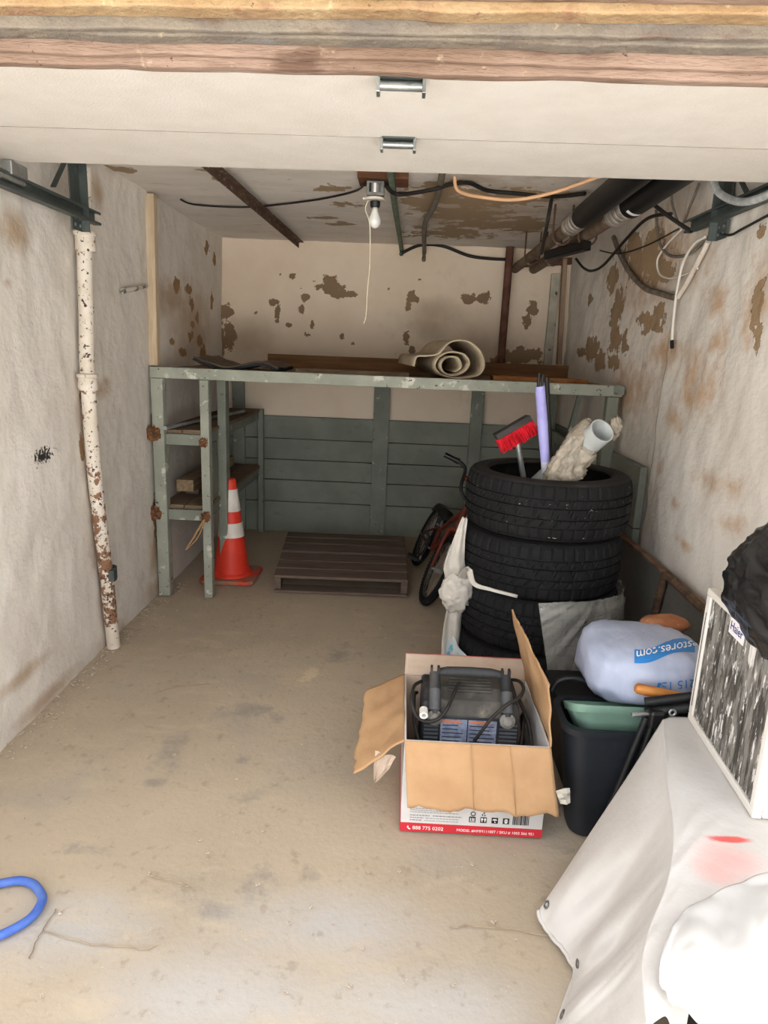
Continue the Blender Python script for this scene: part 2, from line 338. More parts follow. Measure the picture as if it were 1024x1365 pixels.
# floor
soF = plane_patch('Z', 0, [(228, 1000, 24, 26), (300, 950, 26, 10), (340, 945, 30, 10), (372, 955, 14, 10), (410, 1165, 26, 14), (325, 1010, 16, 8), (330, 1060, 30, 10), (205, 1040, 16, 8), (290, 1210, 30, 14), (455, 870, 26, 12), (420, 1245, 16, 8), (110, 1130, 40, 10), (350, 1170, 30, 30)])
peF = plane_patch('Z', 0, [(415, 896, 13, 9), (405, 905, 12, 4)])
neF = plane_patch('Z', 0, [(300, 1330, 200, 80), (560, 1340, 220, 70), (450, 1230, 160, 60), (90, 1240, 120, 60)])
fl = surf('floor', floor_m, XL - 0.05, XR + 0.05, YF - 0.3, YB + 0.05, 0.025, lambda u, v, d: Vector((u, v, -0.006 + d * 0.8)), -0.005, {'soot': soF, 'peel': peF, 'near': neF}, -0.25)
# floor cracks as thin raised/recessed ridges
crack_m = M('floor_crack', '#8b7962', '#a5937a', 12, rough=0.9)
for pts in ([(76, 1210), (68, 1225), (55, 1245), (45, 1260), (40, 1280)], [(60, 1242), (95, 1250), (113, 1257), (150, 1262), (190, 1264), (215, 1258)], [(200, 1168), (235, 1177), (262, 1186)], [(204, 925), (240, 915), (280, 912)], [(860, 1290), (700, 1240), (600, 1235)]):
    P = smoothpath([onZ(x, y, 0.0) for x, y in pts], 14)
    P = [p + Vector((rnd(-.004, .004), rnd(-.006, .006), 0.0005)) for p in P]
    MB().tube(P, 0.0018, 4).build('crack', crack_m, fl)
gm = M('driveway', '#b9b7b3', '#aaa8a4', 2, rough=0.9, bump=0.2)
g = MB().box((-14, -16, -0.3), (14, YF - 0.3, -0.012)).build('ground', gm); struct(g)

# front wall with the opening (outside, above and beside the opening)
brick_m = M('front_wall_render', '#b3a493', '#9d8d7c', 4, rough=0.9, bump=0.3)
fw = MB(); fw.box((-4.5, YF - 0.12, -0.02), (XL + 0.02, YF + 0.08, 2.75)).box((XR - 0.0, YF - 0.12, -0.02), (4.5, YF + 0.08, 2.75)).box((XL + 0.02, YF - 0.06, 2.10), (XR, YF + 0.08, 2.75))
struct(fw.build('wall_front', brick_m))
# header mouldings: each strip runs across the opening, set by its lower edge in the photo
def strip(name, rowL, rowR, yf, dep, hgt, mat):
    def end(X, row):
        # intersect the line of the strip with the vertical plane of its front face
        a = onY(0, rowL, yf + dep); b = onY(1024, rowR, yf + dep); t = (X - a.x) / (b.x - a.x); q = a + (b - a) * t; return Vector((q.x, yf, q.z))
    a, b = end(XL + 0.03, 0), end(XR - 0.03, 0)
    n = 60; mb = MB(); vs = []
    for i in range(n + 1):
        p = a + (b - a) * (i / n)
        j = 0.004 * mn.noise(Vector((p.x * 6, yf * 400, 0))) + 0.002 * mn.noise(Vector((p.x * 25, yf * 400, 0))); k = 0.004 * mn.noise(Vector((p.x * 11, yf * 30, 5)))
        vs += [p + Vector((0, k, j)), p + Vector((0, dep, j)), p + Vector((0, dep, hgt)), p + Vector((0, k, hgt))]
    fs = [(0, 1, 2, 3), tuple(4 * n + q for q in (3, 2, 1, 0))]
    for i in range(n):
        for q in range(4): fs.append((4 * i + q, 4 * i + 4 + q, 4 * i + 4 + (q + 1) % 4, 4 * i + (q + 1) % 4))
    mb.add(vs, fs); return struct(mb.build(name, mat, bevel=0.003))
strip('trim_1', 90, 118, 1.180, 0.022, 0.20, trim_brown)
strip('trim_2', 73, 99, 1.166, 0.014, 0.20, trim_brown)
strip('trim_3', 53, 76, 1.135, 0.030, 0.20, trim_grey)
strip('trim_4', 41, 58, 1.120, 0.012, 0.20, trim_grey)
strip('trim_5', 21, 36, 1.085, 0.034, 0.22, trim_yellow)
strip('trim_6', -6, 9, 1.06, 0.024, 0.20, trim_brown)

# overhead door, open: sections lying under the ceiling, outside face down
d1 = bpy.data.objects.new('door_1', None); col.objects.link(d1); struct(d1); d1.location = (-0.05, 2.0, 2.12)
ZD = 2.12
def doorline(rowa, rowb): 
    a = onZ(100, rowa, ZD); b = onZ(1000, rowb, ZD)
    return lambda X: Vector((X, a.y + (b.y - a.y) * (X - a.x) / (b.x - a.x), ZD))
far = doorline(219, 244); j1 = doorline(171, 198)
XA, XB = -1.415, 1.225
def section(l0, l1):
    a, b, c, d = l0(XA), l0(XB), l1(XB), l1(XA)
    mb = MB(); mb.add([a, b, c, d] + [p + Vector((0, 0, 0.042)) for p in (a, b, c, d)], [(0, 1, 2, 3), (7, 6, 5, 4), (0, 4, 5, 1), (1, 5, 6, 2), (2, 6, 7, 3), (3, 7, 4, 0)])
    return mb.build('door_section', door_m, d1, bevel=0)
off = lambda l, dy, dz=0: (lambda X: l(X) + Vector((0, dy, dz)))
section(off(j1, -0.006, 0.0032), off(far, 0, 0.0032))
section(off(j1, -0.50), off(j1, -0.0012))
section(off(j1, -0.86), off(j1, -0.506))
ja, jb = j1(XA), j1(XB)
MB().beam(ja + Vector((0, 0.001, 0.0002)), jb + Vector((0, 0.001, 0.0002)), 0.0022, 0.0022).build('joint_line', M('joint_line_grey', '#8f877c', None, rough=0.8), d1)  # added thin grey strip, draws the dark line of the gap between sections
# chrome pull handles on the outside face
for (x, y, wpx) in ((535, 112, 52), (531, 191, 38)):
    c = onZ(x, y, ZD - 0.012); hw = wpx / F * c.y / 2 * 1.05
    h = MB()
    h.box((c.x - hw, c.y - 0.02, ZD - 0.004), (c.x + hw, c.y + 0.03, ZD))
    hp = h.build('handle_plate', iron_dk, d1, bevel=0.001)
    h = MB(); h.tube([(c.x - hw, c.y, ZD - 0.016), (c.x + hw, c.y, ZD - 0.016)], 0.010, 14); h.build('handle_bar', chrome, d1, smooth=True, angle=50)
    for s in (-1, 1):
        h = MB(); h.box((c.x + s * hw - 0.004, c.y - 0.014, ZD - 0.032), (c.x + s * hw + 0.004, c.y + 0.022, ZD)); h.build('handle_bracket', chrome, d1, bevel=0.001)
    for s in (-0.35, 0.35):
        h = MB(); h.lathe([(0, -0.008), (0.005, -0.007), (0.007, -0.002), (0.007, 0.0)], 10, Matrix.Translation((c.x + s * hw, c.y + 0.024, ZD - 0.004))); h.build('rivet', white_print, d1, smooth=True)

# plank lining of back and right wall (painted boards)
def planks(parent, axis, c, u0, u1, rows, mat, th=0.03, cuts=()):
    edges = [u0] + list(cuts) + [u1]
    for (z0, z1) in rows:
        for a, b in zip(edges[:-1], edges[1:]):
            o = rnd(-0.003, 0.003); mb = MB()
            if axis == 'Y': mb.box((a + 0.001, c + o, z0 + 0.003), (b - 0.001, c + th, z1 - 0.003))
            else: mb.box((c + o, a + 0.001, z0 + 0.003), (c + th, b - 0.001, z1 - 0.003))
            mb.build('plank', mat, parent, bevel=0.004)
rowsB = []
zs = [onY(420, y, 5.60).z for y in (556, 586, 614, 641, 670)]
rowsB = [(zs[1], zs[0]), (zs[2], zs[1]), (zs[3], zs[2]), (zs[4], zs[3]), (-0.01, zs[4])]
planks(wb, 'Y', 5.60, XL + 0.005, 1.22, rowsB, sage_d, 0.04, cuts=(-0.17,))
planks(wr, 'X', 1.235, 3.45, 5.595, [(0.0, 0.34), (0.34, 0.69), (0.69, 1.02)], sage_d, 0.035)
# wooden strips on the walls
s1 = MB(); a = onX(204, 262, XL + 0.03); s1.beam((XL + 0.025, 4.06, 2.345), (XL + 0.025, 4.02, 1.405), 0.05, 0.055); struct(s1.build('trim_7', wood_strip, bevel=0.004))
a = onY(741, 365, 5.6); b = onY(730, 486, 5.6)
s1 = MB(); s1.beam(a, b, 0.065, 0.03, up=(0, 1, 0)); struct(s1.build('trim_8', M('cracked_paint_strip', '#b8b3a2', '#a39e8e', 8, rough=0.8, bump=0.4, layers=[('noise', '#3d342b', 30, 0.6, 0.66, (1, 1, 0.5))]), bevel=0.003))
a = onY(753, 345, 5.58); b = onY(745, 486, 5.58)
s1 = MB(); s1.beam(a, b, 0.035, 0.05, up=(0, 1, 0)); struct(s1.build('trim_9', M('old_strip', '#a18b75', '#8a735d', 8, rough=0.8, bump=0.3, stretch=(5, 5, 0.6)), bevel=0.003))
# ceiling wood patch behind the lamp and the timber on the ceiling at the left
s1 = MB(); s1.box((-0.26, 3.44, ZC - 0.03), (-0.02, 3.62, ZC + 0.004)); struct(s1.build('trim_10', M('lamp_board', '#6a4632', '#53341f', 8, rough=0.8, bump=0.3, stretch=(0.6, 5, 5)), bevel=0.003))

# ================================================================== workbench
wbch = thing('workbench', 'long sage green painted workbench with side shelves along the back wall', 'workbench', (-0.1, 4.7, 0))
YFb = 3.97
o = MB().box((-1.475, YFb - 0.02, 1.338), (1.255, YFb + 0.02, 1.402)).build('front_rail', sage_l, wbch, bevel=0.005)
o = MB().box((1.20, YFb - 0.028, 1.35), (1.262, YFb + 0.024, 1.398)).build('rail_cap', sage, wbch, bevel=0.004)
for i in range(5):
    y0 = YFb + 0.022 + i * 0.315; MB().box((-1.47, y0 + 0.002, 1.365), (1.255, y0 + 0.312, 1.39 + rnd(-.003, .003))).build('bench_board', wood_o if i == 0 else wood_w, wbch, bevel=0.003)
def leg(x, y, z0, z1, wx, wy, mat=sage, lean=0.0): return MB().beam((x + lean, y, z0), (x, y, z1), wx, wy, up=(0, 1, 0)).build('leg', mat, wbch, bevel=0.005)
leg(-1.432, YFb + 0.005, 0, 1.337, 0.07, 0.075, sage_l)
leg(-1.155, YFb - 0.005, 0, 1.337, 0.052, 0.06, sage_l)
leg(1.205, YFb + 0.01, 0, 1.337, 0.065, 0.06)
leg(1.205, 5.50, 0, 1.36, 0.06, 0.06)
leg(-1.145, 4.32, 0, 1.36, 0.055, 0.09)
MB().box((-1.192, 4.03, 0.58), (-1.170, 4.27, 0.945)).build('side_panel', sage, wbch, bevel=0.003)
leg(-1.155, 5.53, 0, 1.04, 0.045, 0.05)
MB().box((-0.235, 5.565, 0), (-0.105, 5.598, 1.363)).build('back_post', sage, wbch, bevel=0.003)
MB().box((-1.40, 5.57, 0), (-1.30, 5.598, 1.363)).build('back_post', sage, wbch, bevel=0.003)
MB().box((0.56, 5.565, 0), (0.66, 5.598, 1.363)).build('back_post', sage, wbch, bevel=0.003)
# side shelves at the left
for zt in (1.035, 0.575):
    MB().box((-1.395, YFb - 0.01, zt - 0.085), (-1.185, YFb + 0.015, zt - 0.02)).build('shelf_rail', sage, wbch, bevel=0.003)
    MB().box((-1.185, 4.02, zt - 0.085), (-1.165, 4.272, zt - 0.02)).build('shelf_rail', sage, wbch, bevel=0.003)
    for k in range(2):
        MB().box((-1.455 + k * 0.15, YFb + 0.02, zt - 0.02), (-1.31 + k * 0.15, 5.55, zt + rnd(-.002, .004))).build('shelf_board', wood_w, wbch, bevel=0.003)
MB().box((-1.185, 4.37, 0.955), (-1.165, 5.50, 1.014)).build('shelf_rail', sage, wbch, bevel=0.003)
MB().box((-1.19, 4.37, 0.49), (-1.165, 5.50, 0.555)).build('shelf_rail', sage, wbch, bevel=0.003)
# right side rails and brace
MB().box((1.14, 4.02, 0.93), (1.172, 5.46, 1.0)).build('shelf_rail', sage, wbch, bevel=0.003)
MB().beam(onY(757, 585, 4.6), onY(775, 520, 4.6), 0.04, 0.03).build('brace', sage, wbch, bevel=0.003)
# rusty ties nailed at the posts
for (px, py, Y, r) in ((204, 578, 3.93, 0.042), (206, 684, 3.93, 0.04), (271, 590, 3.93, 0.026), (274, 689, 3.93, 0.03)):
    c = onY(px, py, Y)
    def f(u, v, c=c, r=r):
        a = 2 * math.pi * u; b = math.pi * v; d = Vector((math.sin(b) * math.cos(a), math.sin(b) * math.sin(a) * 0.5, math.cos(b)))
        return c + d * r * (1 + 0.6 * fb(d * 1.0 + c, 5, 3))
    MB().grid(f, 16, 10, closed_u=True).build('rusty_tie', M('rust_tie', '#8a5c3a', '#4f3a2b', 40, rough=0.9, bump=0.7, bscale=90, layers=[('noise', '#d0c6b5', 60, 0.62, 0.68)]), wbch)

# ================================================================== things on the bench
def px_path(pts, Y, n): return smoothpath([onY(x, y, Y) for x, y in pts], n)
cr = [(552, 487), (556, 474), (570, 473), (585, 470), (596, 458), (607, 452.5), (624, 453.5), (640, 466), (646, 484), (640, 497), (625, 501.5), (605, 502), (588, 497), (580, 487), (585, 475), (600, 468), (619, 471), (626, 483), (619, 494), (604, 499), (591, 494), (588, 483), (597, 474.5), (611, 476), (615, 488), (607, 494)]
P = px_path(cr, 4.12, 140)
zmin = min(p.z for p in P); P = [p + Vector((0, 0, 1.396 + 0.006 - zmin)) for p in P]
carpet_m = M('carpet_backing', '#c9b99e', '#b5a58b', 20, rough=0.95, bump=0.5, bscale=120, layers=[('noise', '#8c7c66', 9, 0.58, 0.75, (1, 1, 1), 0.6)])
mb = MB(); ax = Vector((-0.10, 0.78, 0)); mb.grid(lambda u, v: P[min(int(round(u * 139)), 139)] + ax * v + Vector((0, 0, 0.006 * mn.noise(Vector((u * 9, v * 3, 0))) if v > 0 and u > .12 else 0)), 140, 8)
tag(mb.build('carpet_roll', carpet_m, smooth=True, solid=0.009, angle=60), 'loosely rolled beige carpet remnant lying on the workbench', 'carpet')

dm = M('dark_mat', '#2c2a2c', '#232124', 14, rough=0.95, bump=0.3)
def matf(u, v):
    x = -1.24 + 0.50 * u; y = 4.02 + 0.55 * v; z = 1.40 + 0.018 + 0.018 * math.sin(u * 9 + 1.2) + 0.012 * mn.noise(Vector((u * 4, v * 3, 2))) + (0.02 if u < 0.1 else 0) * (1 - u / 0.1)
    return Vector((x, y, z))
t = thing('floor_mat', 'dark wavy rubber-backed mat lying on the left end of the workbench', 'mat', (-0.99, 4.3, 1.39))
MB().grid(matf, 40, 16).build('backing', dm, t, smooth=True, solid=0.016)
MB().grid(lambda u, v: matf(u, v) + Vector((0, 0.015, 0.0115)), 40, 16).build('pile', M('mat_pile', '#6f6152', '#5c5044', 18, rough=0.95), t, smooth=True, solid=0.005)

t2 = MB(); t2.beam((-1.01, 5.10, 1.441), (1.20, 5.10, 1.441), 0.092, 0.042, up=(0, 1, 0)); tag(t2.build('timber_board', wood_b, bevel=0.004), 'long brown timber standing on edge at the rear of the workbench', 'timber')
t2 = MB(); t2.prism([(0.54, 4.17, 1.394), (0.98, 4.15, 1.394), (1.12, 4.20, 1.394), (1.04, 4.29, 1.394), (0.54, 4.32, 1.394)], (0, 0, 0.028)); tag(t2.build('loose_plank', wood_o, bevel=0.003), 'loose orange brown plank lying flat right of the carpet roll', 'plank')
t2 = MB(); t2.prism([(-0.66, 4.17, 1.394), (0.03, 4.19, 1.394), (0.03, 4.32, 1.394), (-0.66, 4.30, 1.394)], (0, 0, 0.024)); tag(t2.build('loose_plank', wood_w, bevel=0.003), 'weathered plank lying flat between the dark mat and the carpet roll', 'plank')
# metal bar across upper shelf
bar = MB(); a = onY(207, 581, 3.94); bar.tube([Vector((-1.385, 3.925, 1.052)), Vector((-1.30, 4.5, 1.052)), Vector((-1.205, 5.15, 1.052))], 0.012, 10); tag(bar.build('metal_rod', M('grey_rod', '#a9adab', '#8d918f', 12, rough=0.5, metal=0.3), smooth=True, angle=50), 'thin grey metal rod lying across the upper side shelf', 'rod')
bl = MB(); bl.beam((-1.385, 4.18, 0.655), (-1.375, 5.15, 0.655), 0.045, 0.10, up=(1, 0, 0)); bl = MB(); bl.box((-1.41, 4.16, 0.625), (-1.30, 5.2, 0.70)); 
tag(bl.build('lumber_offcut', M('lumber', '#a18a6e', '#836c52', 7, rough=0.85, bump=0.3, stretch=(6, 0.6, 6)), bevel=0.004), 'short weathered lumber offcut lying on blocks above the lower side shelf', 'lumber')
for k, y in enumerate((4.3, 5.0)):
    tag(MB().box((-1.40, y, 0.579), (-1.31, y + 0.09, 0.625)).build('wood_block', wood_w, bevel=0.004), ('small wooden block under the front end of the lumber offcut', 'small wooden block under the rear end of the lumber offcut')[k], 'block')
tw = MB(); a = onY(273, 692, 3.92); b = onY(248, 733, 3.93); tw.tube(smoothpath([a + Vector((0, -.01, 0)), a * 0.5 + b * 0.5 + Vector((0.004, -0.02, 0)), b], 8), 0.006, 6)
tw.tube(smoothpath([a, a * 0.5 + b * 0.5 + Vector((0.03, -0.03, 0)), b + Vector((0.012, -.01, 0.01))], 8), 0.004, 5); 
tw.build('twine', M('twine', '#a9855c', None, rough=0.9), wbch)

# ================================================================== traffic cone
cx, cy = -1.115, 4.36
t = thing('traffic_cone', 'orange traffic cone with two white reflective bands beside the shelf post', 'traffic cone', (cx, cy, 0))
org = M('cone_orange', '#e8402a', '#d93a26', 6, rough=0.5, spec=0.4)
b = MB(); s = 0.18
b.prism([(cx + s * c * k[0], cy + s * k[1] * c, 0.0) for c in (1,) for k in ((-1, -.85), (-.85, -1), (.85, -1), (1, -.85), (1, .85), (.85, 1), (-.85, 1), (-1, .85))], (0, 0, 0.028)); b.build('base', M('cone_base', '#b2604a', '#8f7a66', 6, rough=0.8, layers=[('noise', '#d0412d', 8, 0.5, 0.6)]), t, bevel=0.006)
def cr_(z): f = z / 0.685; return 0.125 * (1 - f) + 0.033 * f
prof = [(0.14, 0.028), (0.135, 0.04)] + [(cr_(z), z) for z in np.linspace(0.05, 0.675, 14)] + [(0.028, 0.684), (0.02, 0.685), (0.018, 0.67)]
b = MB(); b.lathe(prof, 36, Matrix.Translation((cx, cy, 0))); b.build('body', org, t, smooth=True, angle=50)
for (f0, f1) in ((0.108, 0.333), (0.451, 0.598)):
    za, zb = 0.685 - f0 * 0.655, 0.685 - f1 * 0.655
    b = MB(); b.lathe([(cr_(zb) + 0.0005, zb), (cr_(zb) + 0.003, zb + 0.001), (cr_(za) + 0.003, za - 0.001), (cr_(za) + 0.0005, za)], 36, Matrix.Translation((cx, cy, 0))); b.build('reflective_band', M('cone_white', '#e9e1d6', '#d9d0c4', 9, rough=0.4), t, smooth=True, angle=50)

# ================================================================== pallet
t = thing('pallet', 'dark weathered wooden pallet lying on the floor before the plank wall', 'pallet', (-0.38, 4.6, 0))
fa, fb_, ba, bb = Vector((-0.775, 4.09, 0)), Vector((0.085, 4.11, 0)), Vector((-0.86, 5.12, 0)), Vector((0.06, 5.15, 0))
def pb(u, v, z): p = (fa * (1 - u) + fb_ * u) * (1 - v) + (ba * (1 - u) + bb * u) * v; return Vector((p.x, p.y, z))
def slab(name, u0, u1, v0, v1, z0, z1, mat):
    c = [pb(u0, v0, 0), pb(u1, v0, 0), pb(u1, v1, 0), pb(u0, v1, 0)]
    m = MB(); m.prism([Vector((p.x, p.y, z0)) for p in c], (0, 0, z1 - z0)); return m.build(name, mat, t, bevel=0.004)
for u0, u1 in ((0.0, 0.05), (0.95, 1.0)): slab('stringer', u0, u1, 0.02, 1, 0.018, 0.1, wood_pallet)
for v0, v1 in ((0, 0.14), (0.155, 0.30), (0.325, 0.485), (0.52, 0.70), (0.72, 0.86), (0.88, 1.0)): slab('deck_board', 0, 1, v0, v1, 0.1, 0.121 + rnd(-.003, .003), wood_pallet)
for v0, v1 in ((0, 0.12), (0.44, 0.56), (0.88, 1.0)): slab('bottom_board', 0, 1, v0, v1, 0.0, 0.018, wood_pallet)

# ================================================================== tires
R, W = 0.375, 0.265
TN = 240
def tire_profile():
    # (r, z, rib id) from lower shoulder to upper shoulder
    h = W / 2; ribs = [(-1.0, -0.62), (-0.54, -0.26), (-0.19, 0.19), (0.26, 0.54), (0.62, 1.0)]
    out = []; tw_ = 0.40 * W
    for k, (a, b) in enumerate(ribs):
        for q in (a, (a + b) / 2, b):
            crown = 0.012 * (abs(q) ** 3); out.append((R - crown, q * tw_, k))
        if k < 4:
            c = (b + ribs[k + 1][0]) / 2; out.append((R - 0.010, b * tw_ + 0.001, -1)); out.append((R - 0.010, ribs[k + 1][0] * tw_ - 0.001, -1))
    return out
def make_tread():
    pr = tire_profile(); sh = [(R - 0.0187, -0.435 * W, 5)]; pr = sh + pr + [(R - 0.0187, 0.435 * W, 5)]
    vs = []; fs = []
    for i, (r, z, k) in enumerate(pr):
        for j in range(TN):
            rr = r
            if k in (0, 4): cut = (j % 5 == 0)
            elif k == 5: cut = (j % 5 == 0)
            elif k in (1, 3): cut = ((j + int(abs(z) * 120)) % 6 == 0)
            elif k == 2: cut = ((j + int((z + .1) * 90)) % 8 == 0)
            else: cut = False
            if cut: rr -= 0.006
            a = 2 * math.pi * j / TN; vs.append((rr * math.cos(a), rr * math.sin(a), z + W / 2))
    for i in range(len(pr) - 1):
        for j in range(TN): fs.append((i * TN + j, i * TN + (j + 1) % TN, (i + 1) * TN + (j + 1) % TN, (i + 1) * TN + j))
    return MB().add(vs, fs)
def sidewall(sgn):
    pf = [(R - 0.026, 0.435), (R - 0.036, 0.462), (R - 0.05, 0.478), (R - 0.053, 0.474), (R - 0.057, 0.478), (R - 0.085, 0.492), (R - 0.105, 0.488), (R - 0.118, 0.478), (R - 0.122, 0.482), (R - 0.128, 0.468), (R - 0.138, 0.45), (R - 0.142, 0.42), (R - 0.125, 0.40), (R - 0.06, 0.40), (R - 0.028, 0.36), (R - 0.02, 0.0)]
    return MB().lathe([(R - (R - r) * 0.72, W / 2 + sgn * z * W) for r, z in pf], 96, closed=False)
def make_tire(name, label, treadmat, sidemat):
    t = thing(name, label, 'tire', (0, 0, 0))
    make_tread().build('tread', treadmat, t, local=True)
    for s in (1, -1):
        m = sidewall(s); m.f = [f for f in m.f if len(f) == 4]
        m.build('sidewall', sidemat, t, smooth=True, local=True)
    return t
tires = []
TC = [(0.672, 3.09), (0.688, 3.10), (0.672, 3.085), (0.690, 3.10)]
lab = ['car tire at the bottom of the stack, wrapped in clear plastic', 'car tire second from the bottom of the stack, showing through torn plastic', 'clean black car tire third up in the stack', 'dusty black car tire on top of the stack, holding brushes and pipes']
base = make_tire('car_tire', lab[0], rubber, rubber)
top = make_tire('car_tire', lab[3], rubber_s, rubber_d)
def copy_tree(o, parent=None):
    c = o.copy(); col.objects.link(c); c.parent = parent
    for ch in [x for x in bpy.data.objects if x.parent == o]: copy_tree(ch, c)
    return c
stack = [base, copy_tree(base), copy_tree(base), top]
for k, tt in enumerate(stack):
    tt.location = (TC[k][0], TC[k][1], 0.001 + k * (W - 0.0045)); tt.rotation_euler = (0, 0, 0.7 * k)
    tt['label'] = lab[k]; tt['group'] = 'stack of four car tires'
TZ = 4 * (W - 0.0045)
tc = Vector((0.68, 3.095, 0))

# plastic around the lower tires: torn clear sheet
film = bpy.data.materials.new('plastic_film'); film.use_nodes = True
def make_film(name, colr, a0, a1, rough, bsc, bst):
    m = bpy.data.materials.new(name); m.use_nodes = True; nt = m.node_tree; N = nt.nodes; L = nt.links; b = N['Principled BSDF']
    b.inputs['Base Color'].default_value = C(colr); b.inputs['Roughness'].default_value = rough; b.inputs['Specular IOR Level'].default_value = 0.6
    tcn = N.new('ShaderNodeTexCoord'); n = N.new('ShaderNodeTexNoise'); n.inputs['Scale'].default_value = bsc; n.inputs['Detail'].default_value = 6; L.new(tcn.outputs['Object'], n.inputs['Vector'])
    r = N.new('ShaderNodeMapRange'); r.inputs['From Min'].default_value = 0.35; r.inputs['From Max'].default_value = 0.7; r.inputs['To Min'].default_value = a0; r.inputs['To Max'].default_value = a1
    L.new(n.outputs['Fac'], r.inputs['Value']); L.new(r.outputs['Result'], b.inputs['Alpha'])
    bp = N.new('ShaderNodeBump'); bp.inputs['Strength'].default_value = bst; bp.inputs['Distance'].default_value = 0.02; L.new(n.outputs['Fac'], bp.inputs['Height']); L.new(bp.outputs['Normal'], b.inputs['Normal'])
    return m
bpy.data.materials.remove(film)
film = make_film('plastic_film', '#cdccc4', 0.20, 0.42, 0.22, 5, 0.35)
filmw = make_film('plastic_white', '#cdc6bb', 0.75, 0.96, 0.4, 10, 0.7)
def filmf(u, v):
    # angle from front-left (past the gap) round the front to the right rear
    a = math.radians(-100 + 16 * (1 - v) * (1 - u) + 168 * u)
    topz = 0.535 + 0.012 * math.sin(u * 9) + 0.03 * max(0, u - 0.7)
    z = 0.012 + (topz - 0.012) * v
    fan = math.atan2(u - 0.28, 1.15 - v); wr_ = 0.010 * mn.noise(Vector((u * 8 - v * 3, v * 3, 1.0))) + 0.014 * mn.noise(Vector((fan * 14, 2.0, v * 1.2))) + 0.006 * mn.noise(Vector((fan * 40, 5.0, v * 2)))
    r = R + 0.030 + 0.02 * (1 - v) + wr_ + (-0.010 if v > 0.93 else 0) + 0.03 * (1 - v) ** 4
    return Vector((tc.x + r * math.cos(a), tc.y + r * math.sin(a), z))
sheet = MB().grid(filmf, 160, 50).build('plastic_wrap', film, smooth=True, solid=0.0012)
tag(sheet, 'translucent clear plastic sheet wrapped around the lower tires', 'plastic wrap')
# white knotted bag hanging at the left of the stack
t = thing('knotted_plastic_bag', 'crumpled white plastic bag knotted beside the tire stack', 'plastic bag', (0.30, 2.95, 0))
kc = onY(609, 787, 2.98)
def lump(c, rx, ry, rz, amp, sc, nu=40, nv=28, off=0.0):
    def f(u, v):
        a = 2 * math.pi * u; b_ = math.pi * v; d = Vector((math.sin(b_) * math.cos(a), math.sin(b_) * math.sin(a), math.cos(b_)))
        k = 1 + amp * fb(d, sc, 4, off) + amp * 0.6 * abs(fb(d, sc * 2.3, 3, off + 5))
        return c + Vector((d.x * rx * k, d.y * ry * k, d.z * rz * k))
    return MB().grid(f, nu, nv, closed_u=True)
lump(kc, 0.078, 0.06, 0.098, 0.24, 1.5, 64, 48, 3.0).build('knot', filmw, t, smooth=True)
def ribbon(path, widths, n=30, m=7, fold=0.012, nd=Vector((0, -1, 0)), seed=0):
    P = smoothpath(path, n)
    def f(u, v):
        p = P[int(round(v * (n - 1)))]; wv = widths[0]; q = v * (len(widths) - 1); i = min(int(q), len(widths) - 2); wv = widths[i] * (1 - (q - i)) + widths[i + 1] * (q - i)
        tt = P[min(int(round(v * (n - 1))) + 1, n - 1)] - P[max(int(round(v * (n - 1))) - 1, 0)]; side = tt.cross(nd).normalized()
        return p + side * (u - 0.5) * wv + nd * (fold * math.sin(u * 9 + v * 3 + seed) + fold * 0.8 * mn.noise(Vector((u * 5, v * 6, seed))))
    return MB().grid(f, m, n)
ribbon([kc + Vector((0.0, -0.01, 0.06)), onY(606, 755, 2.93), onY(612, 722, 2.92), onY(620, 690, 2.93)], (0.10, 0.10, 0.055, 0.02), 26, 9, 0.010, seed=1).build('tail', filmw, t, smooth=True, solid=0.0015)
ribbon([kc + Vector((0.015, -0.01, 0.05)), onY(624, 758, 2.80), onY(632, 778, 2.72), onY(655, 786, 2.685), onY(690, 795, 2.675)], (0.05, 0.03, 0.02, 0.012, 0.012), 26, 5, 0.004, seed=2).build('torn_strip', filmw, t, smooth=True, solid=0.0015)
ribbon([kc + Vector((0, 0, -0.06)), onY(603, 835, 2.98), onY(601, 868, 2.99), onY(606, 905, 2.99)], (0.07, 0.085, 0.09, 0.16), 26, 9, 0.014, seed=4).build('tail', filmw, t, smooth=True, solid=0.0015)
# printed bag at the foot of the stack
pb_ = M('printed_film', '#c9d2d2', '#bcc9cb', 9, rough=0.4, alpha=0.9, layers=[('noise', '#5ba6bf', 9, 0.55, 0.6)])
mb = MB(); mb.grid(lambda u, v: Vector((tc.x + (R + 0.035 + 0.05 * (1 - v) + 0.012 * mn.noise(Vector((u * 9, v * 6, 9)))) * math.cos(math.radians(-172 + 66 * u)), tc.y + (R + 0.035 + 0.05 * (1 - v)) * math.sin(math.radians(-172 + 66 * u)), 0.01 + (0.26 - 0.17 * u) * v)), 40, 14)
mb.build('printed_skirt', pb_, t, smooth=True, solid=0.0015)

# ------------------------------------------------------------------ things standing in the tires
t = thing('deck_brush', 'red bristled scrub brush on a silver handle standing in the tires', 'brush', (0.60, 3.12, 0.7))
h0 = onY(690, 590, 3.05); h1 = onY(697, 632, 3.07); d = (h1 - h0).normalized()
MB().tube([h0 - d * 0.02, h1 + d * 0.62], 0.0125, 12).build('handle', M('brushed_aluminium', '#b9bab8', '#9d9e9c', 14, rough=0.35, metal=0.8), t, smooth=True, angle=60)
a = onY(661, 583, 3.02); b = onY(706, 557, 3.04); ex = (b - a).normalized(); ez = Vector((0, -1, 0)).cross(ex).normalized(); 
if ez.z < 0: ez = -ez
m = frame(a, ex, ez); Lb = (b - a).length
MB().box((0, -0.012, -0.035), (Lb, 0.016, 0.035), m).build('block', M('brush_block', '#3f3b38', '#2f2c2a', 12, rough=0.7), t, bevel=0.003)
br = MB(); random.seed(3)
